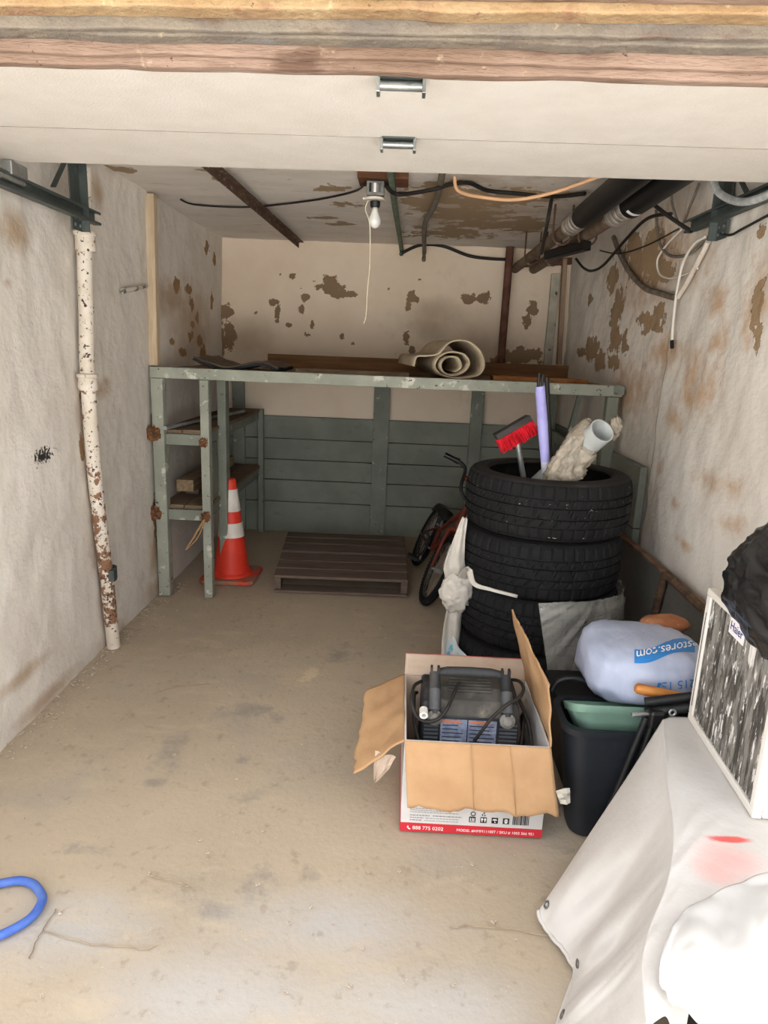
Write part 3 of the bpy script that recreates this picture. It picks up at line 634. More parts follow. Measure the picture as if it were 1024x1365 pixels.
for i in range(36):
    for j in range(9):
        px_ = (i + rnd(.2, .8)) / 36 * Lb; pz = -0.032 + (j + rnd(.2, .8)) / 9 * 0.064
        ln = 0.062 + rnd(-.006, .006); sx = rnd(-.012, .012); q = [m @ Vector((px_, -0.012, pz)), m @ Vector((px_ + sx, -0.012 - ln, pz + rnd(-.01, .01)))]
        br.tube(q, [0.0034, 0.0022], 4)
bo = br.build('bristles', M('red_bristle', '#d8202f', '#b3121f', 30, rough=0.6), t); bo['kind'] = 'stuff'

t = thing('mop_pole', 'lavender sleeved pole with black tips standing in the tires', 'pole', (0.66, 3.05, 0.75))
p0 = onY(720, 515, 2.98); p1 = onY(727, 615, 2.99); p2 = onY(727, 636, 2.99); dd = (p2 - p0).normalized()
MB().tube([p0, p0 * 0.5 + p1 * 0.5, p1], [0.021, 0.023, 0.020], 12).build('sleeve', M('lavender_sleeve', '#a9a6dc', '#9b98d0', 10, rough=0.6, bump=0.2), t, smooth=True, angle=60)
MB().tube([p1, p2 + dd * 0.25], 0.0195, 12).build('lower_sleeve', M('pale_sleeve', '#cfd0cf', '#b8bac9', 10, rough=0.6), t, smooth=True, angle=60)
for dx, dy, ln in ((-0.008, 0.0, 0.06), (0.010, 0.01, 0.055)):
    MB().tube([p0 + Vector((dx, dy, -0.02)), p0 + Vector((dx, dy, ln - 0.005))], 0.0065, 8).build('tip', black, t, smooth=True, angle=60)
rod = MB(); a = onY(729, 503, 3.12); b = onY(735, 630, 3.12); d = (b - a).normalized(); rod.tube([a, b + d * 0.35], 0.011, 10); tag(rod.build('umbrella_shaft', black, smooth=True, angle=60), 'thin black shaft standing right behind the lavender pole', 'shaft')
t = thing('pvc_pipe', 'wide pale grey plastic pipe leaning out of the tires', 'pipe', (0.80, 3.0, 0.75))
c = onY(803, 574, 2.84); d = Vector((0.30, -0.72, 0.60)).normalized(); c0 = c - d * 0.52
q = d.to_track_quat('Z', 'Y').to_matrix().to_4x4(); q.translation = c0
MB().lathe([(0.049, 0), (0.054, 0), (0.054, 0.52), (0.049, 0.52)], 40, q, closed=True).build('pipe_body', M('pvc_grey', '#c3c7c4', '#b4b8b5', 10, rough=0.45), t, smooth=True, angle=40)
# crumpled plastic sleeve around it
def sleeve(u, v):
    pts = [onY(752, 642, 2.92), onY(763, 612, 2.90), onY(770, 582, 2.90), onY(782, 558, 2.93)]
    wd = [0.10, 0.095, 0.066, 0.012]
    p = crom(pts, v); ww = wd[min(int(v * 3), 2)] * (1 - (v * 3 - min(int(v * 3), 2))) + wd[min(int(v * 3) + 1, 3)] * (v * 3 - min(int(v * 3), 2))
    a = 2 * math.pi * u; k = 1 + 0.45 * fb((math.cos(a), math.sin(a), v * 3), 1.6, 4, 2.0) + 0.25 * abs(fb((math.cos(a), math.sin(a), v * 3), 4.5, 3, 6.0))
    return p + Vector((math.cos(a) * ww * 0.8 * k, math.sin(a) * ww * 0.55 * k, math.cos(a) * ww * 0.25 * k))
sl = MB().grid(sleeve, 80, 60, closed_u=True)
tag(sl.build('plastic_sleeve', make_film('crinkled_film', '#b5a996', 0.5, 0.9, 0.22, 24, 1.0), smooth=True), 'crinkled clear plastic bag beside the grey plastic pipe', 'plastic bag')
lp = MB().grid(lambda u, v: lumpf(u, v), 24, 18, closed_u=True) if False else None
e = lump(onY(820, 570, 2.90), 0.024, 0.03, 0.042, 0.4, 2.2, 30, 22, 8.0); e.build('loose_end', MATS.get('x') or filmw, None)
bpy.context.view_layer.objects.active = None
_le = [o for o in bpy.data.objects if o.name.startswith('loose_end')][0]
_sl = [o for o in bpy.data.objects if o.name.startswith('plastic_sleeve')][0]
_le.parent = _sl; _le.location = _le.location - _sl.location; _le.data.materials[0] = _sl.data.materials[0]
_le.data.polygons.foreach_set('use_smooth', [True] * len(_le.data.polygons))

# ================================================================== bicycle
t = thing('childs_bicycle', 'small red bicycle with black tires leaning behind the tire stack', 'bicycle', (0.2, 4.4, 0))
lean = math.radians(24)
hd = Vector((0.05, -0.99, 0)).normalized()                 # heading of frame
right = Vector((hd.y, -hd.x, 0))                            # right hand side of rider (screen left)
def upv(h):                                                 # frame leans to its left (screen right)
    r = Vector((h.y, -h.x, 0)); return (Vector((0, 0, 1)) * math.cos(lean) - r * math.sin(lean)).normalized()
up = upv(hd)
Rw = 0.235
fcon = onZ(562, 803, 0.0); fcon.z = 0
fh = (hd + Vector((0.03, 0.0, 0))).normalized(); fup = upv(fh)
fc = fcon + fup * Rw; fc.z = max(fc.z, 0)
rc = fcon - hd * 0.80 + up * Rw
bike_red = M('bike_red', '#6f2f20', '#572418', 14, rough=0.5, layers=[('noise', '#8d8378', 24, 0.62, 0.7)])
def wheel(c, h, u, nm):
    ax = h.cross(u).normalized()
    mtx = Matrix((h, u, ax)).transposed().to_4x4(); mtx.translation = c
    w_ = MB(); n = 56; prof = []
    vs = []; K = 10
    for i in range(n * 2):
        a = math.pi * i / n
        for k in range(K):
            b_ = 2 * math.pi * k / K; rr = 0.024 + (0.004 if (i + (k % 2)) % 2 == 0 and math.cos(b_) > -0.2 else 0)
            vs.append(mtx @ Vector((math.cos(a) * (Rw - 0.026 + rr * math.cos(b_)), math.sin(a) * (Rw - 0.026 + rr * math.cos(b_)), rr * math.sin(b_))))
    NN = 2 * n
    w_.add(vs, [(i * K + k, ((i + 1) % NN) * K + k, ((i + 1) % NN) * K + (k + 1) % K, i * K + (k + 1) % K) for i in range(NN) for k in range(K)])
    wo = bpy.data.objects.new(nm, None); col.objects.link(wo); wo.parent = t
    w_.build('tire', rubber, wo)
    rm = MB(); rm.lathe([(Rw - 0.052, -0.011), (Rw - 0.046, -0.012), (Rw - 0.046, 0.012), (Rw - 0.052, 0.011)], 48, mtx, closed=True); rm.build('rim', M('rim_metal', '#6b6660', '#514c47', 14, rough=0.45, metal=0.6), wo, smooth=True, angle=40)
    hb = MB(); hb.lathe([(0.0, -0.045), (0.01, -0.045), (0.012, -0.03), (0.022, -0.028), (0.022, 0.028), (0.012, 0.03), (0.01, 0.045), (0, 0.045)], 16, mtx); hb.build('hub', chrome, wo, smooth=True, angle=40)
    sp = MB()
    for i in range(28):
        a = 2 * math.pi * i / 28; s = 0.02 * (1 if i % 2 else -1); a2 = a + (0.5 if i % 4 < 2 else -0.5)
        sp.tube([mtx @ Vector((0.02 * math.cos(a2), 0.02 * math.sin(a2), s)), mtx @ Vector(((Rw - 0.05) * math.cos(a), (Rw - 0.05) * math.sin(a), 0))], 0.0012, 4)
    so = sp.build('spokes', M('spoke_metal', '#b5aea4', None, rough=0.4, metal=0.7), wo); return wo
wheel(fc, fh, fup, 'front_wheel'); wheel(rc, hd, up, 'rear_wheel')
# fork and steerer follow the steering axis
frt = Vector((fh.y, -fh.x, 0)); fside = fh.cross(fup).normalized()
steer = (fup * 0.95 - fh * 0.28).normalized()
crown = fc + steer * 0.275
for s in (-1, 1):
    MB().tube(smoothpath([fc + fside * s * 0.05, fc + fside * s * 0.05 + steer * 0.10, crown + fside * s * 0.045 - steer * 0.02, crown + fside * s * 0.01], 12), [0.011] * 6 + [0.015] * 6, 10).build('fork_blade', bike_red, t, smooth=True, angle=60)
head = crown + steer * 0.16
MB().tube([crown - steer * 0.005, head], 0.020, 14).build('head_tube', bike_red, t, smooth=True, angle=60)
stem = head + steer * 0.05
MB().tube([head, stem + steer * 0.02], 0.014, 12).build('stem', black, t, smooth=True, angle=60)
hb_side = fside if fside.x < 0 else -fside                  # towards screen left
for s in (1, -1):
    q = hb_side * s
    path = [stem + fh * 0.03, stem + fh * 0.03 + q * 0.05 + steer * 0.01, stem + fh * 0.02 + q * 0.09 + steer * 0.06, stem + q * 0.10 + steer * 0.16, stem - fh * 0.01 + q * 0.13 + steer * 0.19, stem - fh * 0.02 + q * 0.17 + steer * 0.195]
    MB().tube(smoothpath(path, 22), 0.011, 10).build('handlebar', black, t, smooth=True, angle=60)
    MB().tube([path[-1] - q * 0.01, path[-1] + q * 0.02, path[-1] + q * 0.09 - fh * 0.01], [0.021, 0.0165, 0.0165], 12).build('grip', black_g, t, smooth=True, angle=60)
MB().tube([stem + hb_side * 0.095 + steer * 0.12, stem - hb_side * 0.095 + steer * 0.12], 0.017, 12).build('crossbar_pad', M('red_pad', '#8a4029', '#66301f', 20, rough=0.6), t, smooth=True, angle=60)
bbk = rc + hd * 0.33 + up * 0.0
seatt = bbk - hd * 0.08 + up * 0.15
for a, b, r in ((head - steer * 0.02, seatt - up * 0.03, 0.015), (crown + steer * 0.01, bbk, 0.018), (bbk, seatt, 0.015)):
    MB().tube([a, b], r, 12).build('frame_tube', bike_red, t, smooth=True, angle=60)
rs = hd.cross(up).normalized()
for s in (-1, 1):
    MB().tube([bbk + rs * s * 0.02, rc + rs * s * 0.055], 0.009, 8).build('chain_stay', bike_red, t, smooth=True, angle=60)
    MB().tube([seatt + rs * s * 0.01, rc + rs * s * 0.055], 0.008, 8).build('seat_stay', bike_red, t, smooth=True, angle=60)
MB().tube([seatt, seatt + up * 0.06 - hd * 0.03], 0.012, 10).build('seat_post', chrome, t, smooth=True, angle=60)
sc = seatt + up * 0.07 - hd * 0.04
sm = Matrix((hd, rs, up)).transposed().to_4x4(); sm.translation = sc
MB().grid(lambda u, v: sm @ Vector((0.14 - 0.26 * v, math.cos(2 * math.pi * u) * (0.02 + 0.055 * v * v), math.sin(2 * math.pi * u) * 0.022 + 0.02 * v * v)), 20, 12, closed_u=True).build('saddle', black, t, smooth=True)
side = rs if rs.x < 0 else -rs
cmx = Matrix((hd, up, side)).transposed().to_4x4(); cmx.translation = bbk + side * 0.05
mb = MB(); mb.lathe([(0.02, -0.002), (0.075, -0.002), (0.08, 0), (0.075, 0.002), (0.02, 0.002)], 36, cmx, closed=True); mb.build('chainring', black, t)
gcm = Matrix((hd, up, side)).transposed().to_4x4(); gcm.translation = bbk + side * 0.062
MB().grid(lambda u, v: gcm @ Vector((math.cos(2 * math.pi * u) * (0.085 - 0.02 * v) - 0.14 * max(0, -math.cos(2 * math.pi * u)), math.sin(2 * math.pi * u) * (0.085 - 0.02 * v), 0.0)), 40, 3, closed_u=True).build('chain_guard', black, t, solid=0.004)
for s in (1, -1):
    ca = bbk + side * s * 0.055; ce_ = ca + (-up * 0.8 + hd * 0.5).normalized() * 0.11 * s
    MB().tube([bbk, ca, ce_], 0.008, 8).build('crank_arm', chrome, t, smooth=True, angle=60)
    pm_ = Matrix((hd, up, side)).transposed().to_4x4(); pm_.translation = ce_ + side * s * 0.045
    MB().box((-0.035, -0.01, -0.04), (0.035, 0.01, 0.04), pm_).build('pedal', black, t, bevel=0.003)
# mudguard over rear wheel
rmx = Matrix((hd, up, hd.cross(up))).transposed().to_4x4(); rmx.translation = rc
MB().grid(lambda u, v: rmx @ Vector((math.cos(0.6 + 1.9 * u) * (Rw + 0.025), math.sin(0.6 + 1.9 * u) * (Rw + 0.025), (v - 0.5) * 0.06)), 24, 5).build('mudguard', M('mudguard_grey', '#5b5e60', '#45484a', 12, rough=0.4, metal=0.4), t, smooth=True, solid=0.002)

# ================================================================== rusty steel table on its side along the right wall
t = thing('steel_table', 'grey steel table stood on its side against the right wall, rusty rim', 'table', (1.2, 2.6, 0))
gs = M('grey_sheet', '#716e68', '#65625c', 4, rough=0.7, bump=0.1, layers=[('noise', '#5f564c', 30, 0.62, 0.7), ('noise', '#6e5a48', 5, 0.56, 0.75, (1, 1, 1), 0.7)])
XT = 1.205
MB().box((XT, 1.55, 0.0), (XT + 0.012, 3.60, 0.622)).build('top_panel', gs, t, bevel=0.002)
MB().box((XT - 0.012, 1.55, 0.622), (XT + 0.022, 3.60, 0.637)).build('rim', M('rusty_rim', '#8a6f58', '#6d503b', 12, rough=0.85, bump=0.3), t, bevel=0.003)
q0, q1, q2 = onX(868, 840, XT - 0.02), onX(887, 765, XT - 0.02), onX(930, 805, XT - 0.02)
rr = M('rusty_angle', '#6a5240', '#4b3a2e', 20, rough=0.9, bump=0.5, bscale=80, layers=[('noise', '#9c8871', 50, 0.6, 0.66)])
MB().tube(smoothpath([q0 + (q0 - q1) * 2.2, q0, q1 + (q0 - q1) * 0.12, q1 + (q2 - q1) * 0.12, q2, q2 + (q2 - q1) * 3], 26), 0.018, 8).build('folding_leg', rr, t, smooth=True)

# ================================================================== cardboard box with the compressor
BX0, BX1, BY0, BY1, BH = 0.055, 0.522, 1.935, 2.385, 0.336
t = thing('cardboard_box', 'open cardboard box with white and red print and torn flaps', 'box', ((BX0 + BX1) / 2, (BY0 + BY1) / 2, 0))
th = 0.006
def panel(name, lo, hi, mat=card_grey): return MB().box(lo, hi).build(name, mat, t, bevel=0.0008)
panel('bottom', (BX0, BY0, 0.001), (BX1, BY1, 0.007), cardboard)
fp = panel('front_panel', (BX0, BY0, 0.001), (BX1, BY0 + th, BH), card_white)
panel('back_panel', (BX0, BY1 - th, 0.001), (BX1, BY1, BH), card_grey)
panel('side_panel', (BX0, BY0 + th, 0.001), (BX0 + th, BY1 - th, BH), card_white)
panel('side_panel', (BX1 - th, BY0 + th, 0.001), (BX1, BY1 - th, BH), card_white)
MB().box((BX0 - 0.001, BY0 - 0.0012, 0.001), (BX1 + 0.001, BY0, 0.033)).build('red_band', red_print, fp)
MB().box((BX0 - 0.0012, BY0, 0.001), (BX0, BY1, 0.033)).build('red_band', red_print, t)
fm = lambda x, z: Matrix.Translation((x, BY0 - 0.0014, z)) @ Matrix.Rotation(math.pi / 2, 4, 'X')
text('888 775 0202', 0.0185, fm(BX0 + 0.040, 0.0095), 'lettering', white_print, fp)
text('MODEL #HMM1110ST / SKU # 1003 566 951', 0.0136, fm(BX0 + 0.186, 0.0105), 'lettering', white_print, fp)
# phone mark
MB().tube([Vector((BX0 + 0.026, BY0 - 0.0016, 0.022)), Vector((BX0 + 0.024, BY0 - 0.0016, 0.017)), Vector((BX0 + 0.028, BY0 - 0.0016, 0.012)), Vector((BX0 + 0.033, BY0 - 0.0016, 0.010))], 0.0022, 6).build('phone_mark', white_print, fp)
pr_ = MB()
for z, x0, x1, hgt in ((0.088, 0.03, 0.185, 0.0018), (0.081, 0.03, 0.16, 0.0018), (0.074, 0.03, 0.19, 0.0018), (0.061, 0.03, 0.095, 0.0032), (0.061, 0.105, 0.20, 0.0032), (0.052, 0.03, 0.075, 0.0030), (0.052, 0.082, 0.19, 0.0018), (0.043, 0.03, 0.07, 0.0030), (0.043, 0.078, 0.19, 0.0018)):
    x = BX0 + x0
    while x < BX0 + x1:
        l = rnd(0.004, 0.012); pr_.box((x, BY0 - 0.001, z), (min(x + l, BX0 + x1), BY0, z + hgt)); x += l + 0.002
pr_.build('small_print', grey_print, fp)
for k in range(4):
    x = BX0 + 0.225 + k * 0.037
    sq = MB().box((x, BY0 - 0.0012, 0.047), (x + 0.021, BY0, 0.068)).build('handling_symbol', black_print, fp)
    ic = MB(); y_ = BY0 - 0.0018; c_ = x + 0.0105
    def bx(a, b, c, d): ic.box((c_ + a, y_, 0.047 + c), (c_ + b, y_ + 0.001, 0.047 + d))
    if k == 0: bx(-.007, -.004, .006, .017); bx(.004 - .0045, .0025, .006, .017); bx(-.008, .008, .003, .0045); bx(.0045, .007, .006, .017)
    elif k == 1:
        for dx in (-.005, 0.005): bx(dx - .0015, dx + .0015, .004, .012); bx(dx - .0032, dx + .0032, .010, .018)
    elif k == 2: bx(-.0075, .0075, .012, .0145); bx(-.0055, .0055, .0145, .017); bx(-.0008, .0008, .004, .012); bx(.0008, .004, .004, .0055)
    else: bx(-.006, .006, .0125, .0145); bx(-.004, .004, .0145, .018); bx(-.006, .006, .008, .010); bx(-.004, .004, .003, .008)
    ic.build('symbol_mark', white_print, sq)
    if k == 0: MB().lathe([(0.006, 0), (0.0085, 0), (0.0085, 0.001), (0.006, 0.001)], 20, fm(x + 0.012, 0.080), closed=True).build('round_mark', black_print, fp)
    if k == 1: MB().box((x + 0.004, BY0 - 0.001, 0.074), (x + 0.008, BY0, 0.079)).box((x + 0.012, BY0 - 0.001, 0.073), (x + 0.016, BY0, 0.077)).box((x + 0.009, BY0 - 0.001, 0.081), (x + 0.013, BY0, 0.086)).build('recycling_mark', black_print, fp)
bc = MB(); x = BX0 + 0.368; random.seed(11)
while x < BX0 + 0.42: w_ = rnd(.0008, .003); bc.box((x, BY0 - 0.0012, 0.046), (x + w_, BY0, 0.085)); x += w_ + rnd(.0008, .0025)
bc.build('barcode', black_print, fp)
random.seed(21)
# flaps
def flap(name, A, B, Cc, D, mat, nu=40, nv=18, torn=0.0, wr_=0.002, sag=0.0, seed=0):
    A, B, Cc, D = map(Vector, (A, B, Cc, D))     # A-B hinge, D-C free edge
    nrm = (B - A).cross(D - A).normalized()
    def f(u, v):
        vv = v * (1 + torn * (mn.noise(Vector((u * 6, seed, 0))) + 0.5 * mn.noise(Vector((u * 19, seed, 3)))) * (1 if v > 0.6 else 0))
        p = (A * (1 - u) + B * u) * (1 - vv) + (D * (1 - u) + Cc * u) * vv
        return p + nrm * (wr_ * mn.noise(Vector((u * 5, v * 4, seed + 1.5))) + sag * math.sin(math.pi * u) * v) 
    return MB().grid(f, nu, nv).build(name, mat, t, smooth=True, solid=0.005)
fdn = [onY(543, 1076, 1.865), onY(745, 1088, 1.865)]
flap('front_flap', (BX0, BY0, BH), (BX1, BY0, BH), fdn[1], fdn[0], cardboard, torn=0.09, wr_=0.008, seed=2)
lf0, lf1 = onY(488, 920, 2.30), onY(471, 1033, 1.92)
flap('side_flap', (BX0, BY1, BH), (BX0, BY0, BH), lf1, lf0, cardboard, torn=0.08, wr_=0.008, seed=5)
rf0, rf1 = onY(682, 812, 2.42), onY(733, 912, 2.0)
flap('side_flap', (BX1, BY1, BH), (BX1, BY0, BH), rf1, rf0, cardboard, torn=0.06, wr_=0.008, seed=8)
flap('back_flap', (BX0, BY1, BH), (BX1, BY1, BH), onY(697, 879, 2.45), onY(541, 871, 2.45), card_grey, torn=0.02, wr_=0.003, seed=9)
MB().tube([onY(541, 871, 2.452), onY(697, 879, 2.452)], 0.0032, 6).build('red_edge', red_print, t)
# creases across the front flap
for (p, q) in (((628, 992), (632, 1083)), ((680, 994), (688, 1086))):
    a = onY(p[0], p[1], 1.927); b = onY(q[0], q[1], 1.858); MB().tube([a, a * .5 + b * .5, b], 0.0013, 6).build('crease', cardboard, t, smooth=True)
# torn paper
ribbon([onY(514, 1005, 1.945), onY(508, 1025, 1.94), onY(500, 1042, 1.94)], (0.07, 0.05, 0.004), 14, 7, 0.006, seed=3).build('torn_paper', card_grey, t, solid=0.0012)
ribbon([onY(744, 1063, 1.87), onY(753, 1062, 1.865), onY(760, 1060, 1.87)], (0.05, 0.055, 0.05), 8, 5, 0.003, seed=3).build('tape', M('clear_tape', '#cfcabb', None, rough=0.35, alpha=0.75), t, solid=0.001)

# compressor / inverter with handle
t = thing('portable_air_compressor', 'dusty black portable tool with carry handle and coiled cord in the box', 'power tool', (0.29, 2.17, 0.008))
bk = M('dusty_black', '#2c2d30', '#232427', 9, rough=0.6, layers=[('noise', '#7b746a', 6, 0.5, 0.75, (1, 1, 1), 0.7)])
dust = M('dusty_top', '#5a564f', '#3f3d3a', 7, rough=0.8, layers=[('noise', '#8a8274', 9, 0.5, 0.7, (1, 1, 1), 0.8)])
x0, x1 = 0.115, 0.445; yf, yb = 2.075, 2.315
prof = [(yf - 0.012, 0.008), (yf - 0.012, 0.20), (yf, 0.345), (yf + 0.03, 0.385), (yf + 0.09, 0.405), (yb - 0.06, 0.405), (yb - 0.01, 0.385), (yb, 0.34), (yb, 0.008)]
MB().prism([(x0, y, z) for y, z in prof], (x1 - x0, 0, 0)).build('housing', bk, t, bevel=0.012)
tp = [(yf + 0.002, 0.352), (yf + 0.032, 0.392), (yf + 0.09, 0.412), (yb - 0.06, 0.412), (yb - 0.02, 0.395)]
MB().prism([(x0 + 0.03, y, z) for y, z in tp] + [(x0 + 0.03, y, z - 0.02) for y, z in tp[::-1]], (x1 - x0 - 0.06, 0, 0)).build('top_cover', dust, t, bevel=0.006)
for k in range(5):
    MB().box((x0 + 0.09, yf + 0.06 + k * 0.022, 0.410), (x1 - 0.09, yf + 0.068 + k * 0.022, 0.4155)).build('top_rib', dust, t, bevel=0.002)
lbl = M('spec_label', '#8b93a8', '#6f7890', 40, 0.4, 0.6, rough=0.4, metal=0.2, layers=[('noise', '#a6adbb', 20, 0.5, 0.7, (1, 1, 3))])
dz = Vector((0, 0.012, 0.145)).normalized(); 
def face(xa, xb, za, zb, pro=0.003):
    ya = lambda z: yf - 0.012 + (z - 0.20) * 0.012 / 0.145
    return [(xa, ya(za) - pro, za), (xb, ya(za) - pro, za), (xb, ya(zb) - pro, zb), (xa, ya(zb) - pro, zb)]
for xa, xb in ((0.178, 0.268), (0.272, 0.368)):
    lo = MB().prism(face(xa, xb, 0.22, 0.338), (0, 0.003, 0)).build('spec_label', lbl, t)
    pm2 = MB()
    for k in range(7): z = 0.232 + k * 0.014; pm2.prism(face(xa + 0.006, xb - 0.006 - rnd(0, .03), z, z + 0.0035, 0.0036), (0, 0.002, 0))
    pm2.build('label_print', M('label_ink', '#2e3240', None, rough=0.5), lo)
    MB().prism(face(xa + 0.004, xb - 0.02, 0.327, 0.335, 0.0037), (0, 0.002, 0)).build('label_header', M('label_orange', '#c0714b', None, rough=0.5), lo)
for xa, xb in ((0.122, 0.17), (0.378, 0.438)):
    for k in range(8): z = 0.225 + k * 0.014; MB().prism(face(xa, xb, z, z + 0.006, 0.005), (0, 0.006, 0)).build('vent_slat', M('vent', '#55585c', '#45484c', 12, rough=0.5), t, bevel=0.001)
for xs in (0.155, 0.400):
    MB().tube(smoothpath([(xs, yf - 0.012, 0.345), (xs, yf + 0.0, 0.375), (xs, yf + 0.055, 0.425), (xs, yf + 0.09, 0.462)], 12), 0.019, 10).build('handle_arm', bk, t, smooth=True, angle=60)
    MB().tube([(xs - 0.0005, yf - 0.008, 0.372), (xs, yf + 0.04, 0.425)], 0.0205, 8).build('arm_cover', M('arm_grey', '#58595b', '#454648', 10, rough=0.5), t, smooth=True, angle=60)
    q = Matrix.Translation((xs, yf - 0.02, 0.352)) @ Matrix.Rotation(math.pi / 2.3, 4, 'X')
    MB().lathe([(0, 0.012), (0.014, 0.011), (0.018, 0.006), (0.026, 0.002), (0.026, -0.012), (0, -0.012)], 20, q).build('pivot', M('pivot_grey', '#7d7a73', '#5b5853', 12, rough=0.5), t, smooth=True, angle=40)
    for s in (-1, 1): MB().box((xs + s * 0.012 - 0.004, yf + 0.075, 0.455), (xs + s * 0.012 + 0.004, yf + 0.10, 0.487)).build('handle_lug', bk, t, bevel=0.002)
MB().tube([(0.165, yf + 0.095, 0.462), (0.20, yf + 0.097, 0.466), (0.28, yf + 0.098, 0.467), (0.35, yf + 0.097, 0.466), (0.392, yf + 0.095, 0.462)], [0.013, 0.017, 0.0175, 0.017, 0.013], 14).build('handle_grip', M('grip_grey', '#3a3b3c', '#2d2e2f', 10, rough=0.6), t, smooth=True, angle=60)
cord = [onY(x, y, Y) for x, y, Y in ((612, 910, 2.16), (605, 925, 2.10), (596, 945, 2.04), (585, 958, 2.035), (570, 962, 2.035), (556, 955, 2.05), (549, 935, 2.08), (552, 915, 2.15), (562, 908, 2.2))]
MB().tube(smoothpath(cord, 40), 0.0062, 8).build('cord', cable_b, t, smooth=True, angle=60)
cord = [onY(x, y, Y) for x, y, Y in ((632, 988, 2.03), (642, 975, 2.03), (655, 958, 2.035), (675, 940, 2.045), (692, 930, 2.07), (698, 918, 2.12), (692, 908, 2.2), (680, 906, 2.25))]
MB().tube(smoothpath(cord, 40), 0.0062, 8).build('cord', cable_b, t, smooth=True, angle=60)
cord = [(0.46, 2.20, 0.36), (0.488, 2.12, 0.30), (0.492, 2.04, 0.22), (0.47, 1.99, 0.16), (0.45, 2.04, 0.2), (0.478, 2.16, 0.30), (0.488, 2.24, 0.26), (0.485, 2.14, 0.16)]
MB().tube(smoothpath(cord, 50), 0.0065, 8).build('cord', cable_b, t, smooth=True, angle=60)
cord = [(0.10, 2.26, 0.33), (0.088, 2.20, 0.35), (0.092, 2.10, 0.30), (0.13, 2.03, 0.24), (0.25, 2.01, 0.222), (0.36, 2.01, 0.205)]
MB().tube(smoothpath(cord, 40), 0.0065, 8).build('cord', cable_b, t, smooth=True, angle=60)
pl = onY(565, 954, 2.025); q = Matrix.Translation(pl) @ Matrix.Rotation(math.radians(100), 4, 'X')
MB().lathe([(0.007, 0.0), (0.014, 0.0), (0.0145, -0.03), (0.007, -0.03)], 20, q, closed=True).build('plug_ring', M('plug_white', '#d5d2cb', None, rough=0.4), t, smooth=True, angle=50)
# red patch of the tool's lower front
MB().prism(face(0.30, 0.36, 0.202, 0.214, 0.004), (0, 0.003, 0)).build('red_badge', red_print, t)

# ================================================================== bin, tub, bags behind
def rrect(x0, x1, y0, y1, r, z, n=6):
    out = []
    for cx_, cy_, a0 in ((x1 - r, y0 + r, -90), (x1 - r, y1 - r, 0), (x0 + r, y1 - r, 90), (x0 + r, y0 + r, 180)):
        for k in range(n + 1): a = math.radians(a0 + 90 * k / n); out.append(Vector((cx_ + r * math.cos(a), cy_ + r * math.sin(a), z)))
    return out
def loft(rings, cap0=True, cap1=False):
    m = MB(); n = len(rings[0]); vs = [p for r in rings for p in r]; fs = []
    for i in range(len(rings) - 1):
        for j in range(n): fs.append((i * n + j, i * n + (j + 1) % n, (i + 1) * n + (j + 1) % n, (i + 1) * n + j))
    if cap0: fs.append(tuple(range(n))[::-1])
    if cap1: fs.append(tuple(range((len(rings) - 1) * n, len(rings) * n)))
    return m.add(vs, fs)
t = thing('recycling_bin', 'black plastic bin standing right beside the cardboard box', 'bin', (0.74, 2.08, 0))
binm = M('bin_black', '#20242a', '#1a1d22', 6, rough=0.45, spec=0.45, layers=[('noise', '#33373d', 10, 0.58, 0.75, (1, 1, 0.3), 0.6)])
loft([rrect(.625, .89, 1.955, 2.10, .05, 0.0), rrect(.60, .915, 1.94, 2.115, .055, .2), rrect(.575, .94, 1.925, 2.13, .06, .385), rrect(.558, .955, 1.912, 2.145, .062, .39), rrect(.556, .957, 1.91, 2.147, .062, .412), rrect(.575, .94, 1.93, 2.13, .055, .412), rrect(.60, .915, 1.95, 2.11, .05, .2), rrect(.63, .885, 1.965, 2.09, .045, .012)], True, True).build('body', binm, t, smooth=True, angle=40)
ah = smoothpath([onY(735, 920, 2.14), onY(745, 907, 2.142), onY(765, 904, 2.144), onY(785, 911, 2.144), onY(797, 926, 2.142)], 18)
MB().tube(ah, 0.010, 8).build('handle', black, t, smooth=True, angle=60)
t = thing('green_tub', 'shallow pale green plastic tub resting inside the black bin', 'tub', (0.75, 2.06, 0.35))
tubm = M('tub_green', '#7d9c8c', '#6f8d7e', 6, rough=0.5, layers=[('noise', '#93ab9d', 5, 0.55, 0.7, (1, 1, 1), 0.6)])
loft([[p - Vector((0, 0, 0.085 * max(0, min(1, (p.y - 1.945) / 0.18)))) for p in rg] for rg in (rrect(.635, .885, 1.975, 2.09, .04, .375), rrect(.598, .91, 1.952, 2.115, .05, .458), rrect(.592, .915, 1.947, 2.12, .05, .460), rrect(.586, .922, 1.942, 2.125, .05, .488), rrect(.596, .91, 1.952, 2.115, .045, .488), rrect(.63, .89, 1.972, 2.095, .04, .385))], True, True).build('tub_body', tubm, t, smooth=True, angle=40)
o = tag(loft([rrect(.66, 1.10, 2.20, 2.60, .03, 0.0), rrect(.655, 1.115, 2.195, 2.61, .03, .26), rrect(.645, 1.12, 2.19, 2.615, .03, .275)], True, True).build('storage_crate', black, smooth=True, angle=40), 'black plastic storage crate on the floor behind the bin', 'crate')
t = thing('shopping_bag', 'stuffed pale blue plastic shopping bag with blue printed web address', 'plastic bag', (0.87, 2.17, 0.49))
bagm = M('bag_film', '#aeb5c9', '#a2aac0', 6, rough=0.4, spec=0.45, bump=0.3, bscale=10, stretch=(2, 1, 0.6))
BC = Vector((0.865, 2.185, 0.530)); BR = (0.205, 0.190, 0.112)
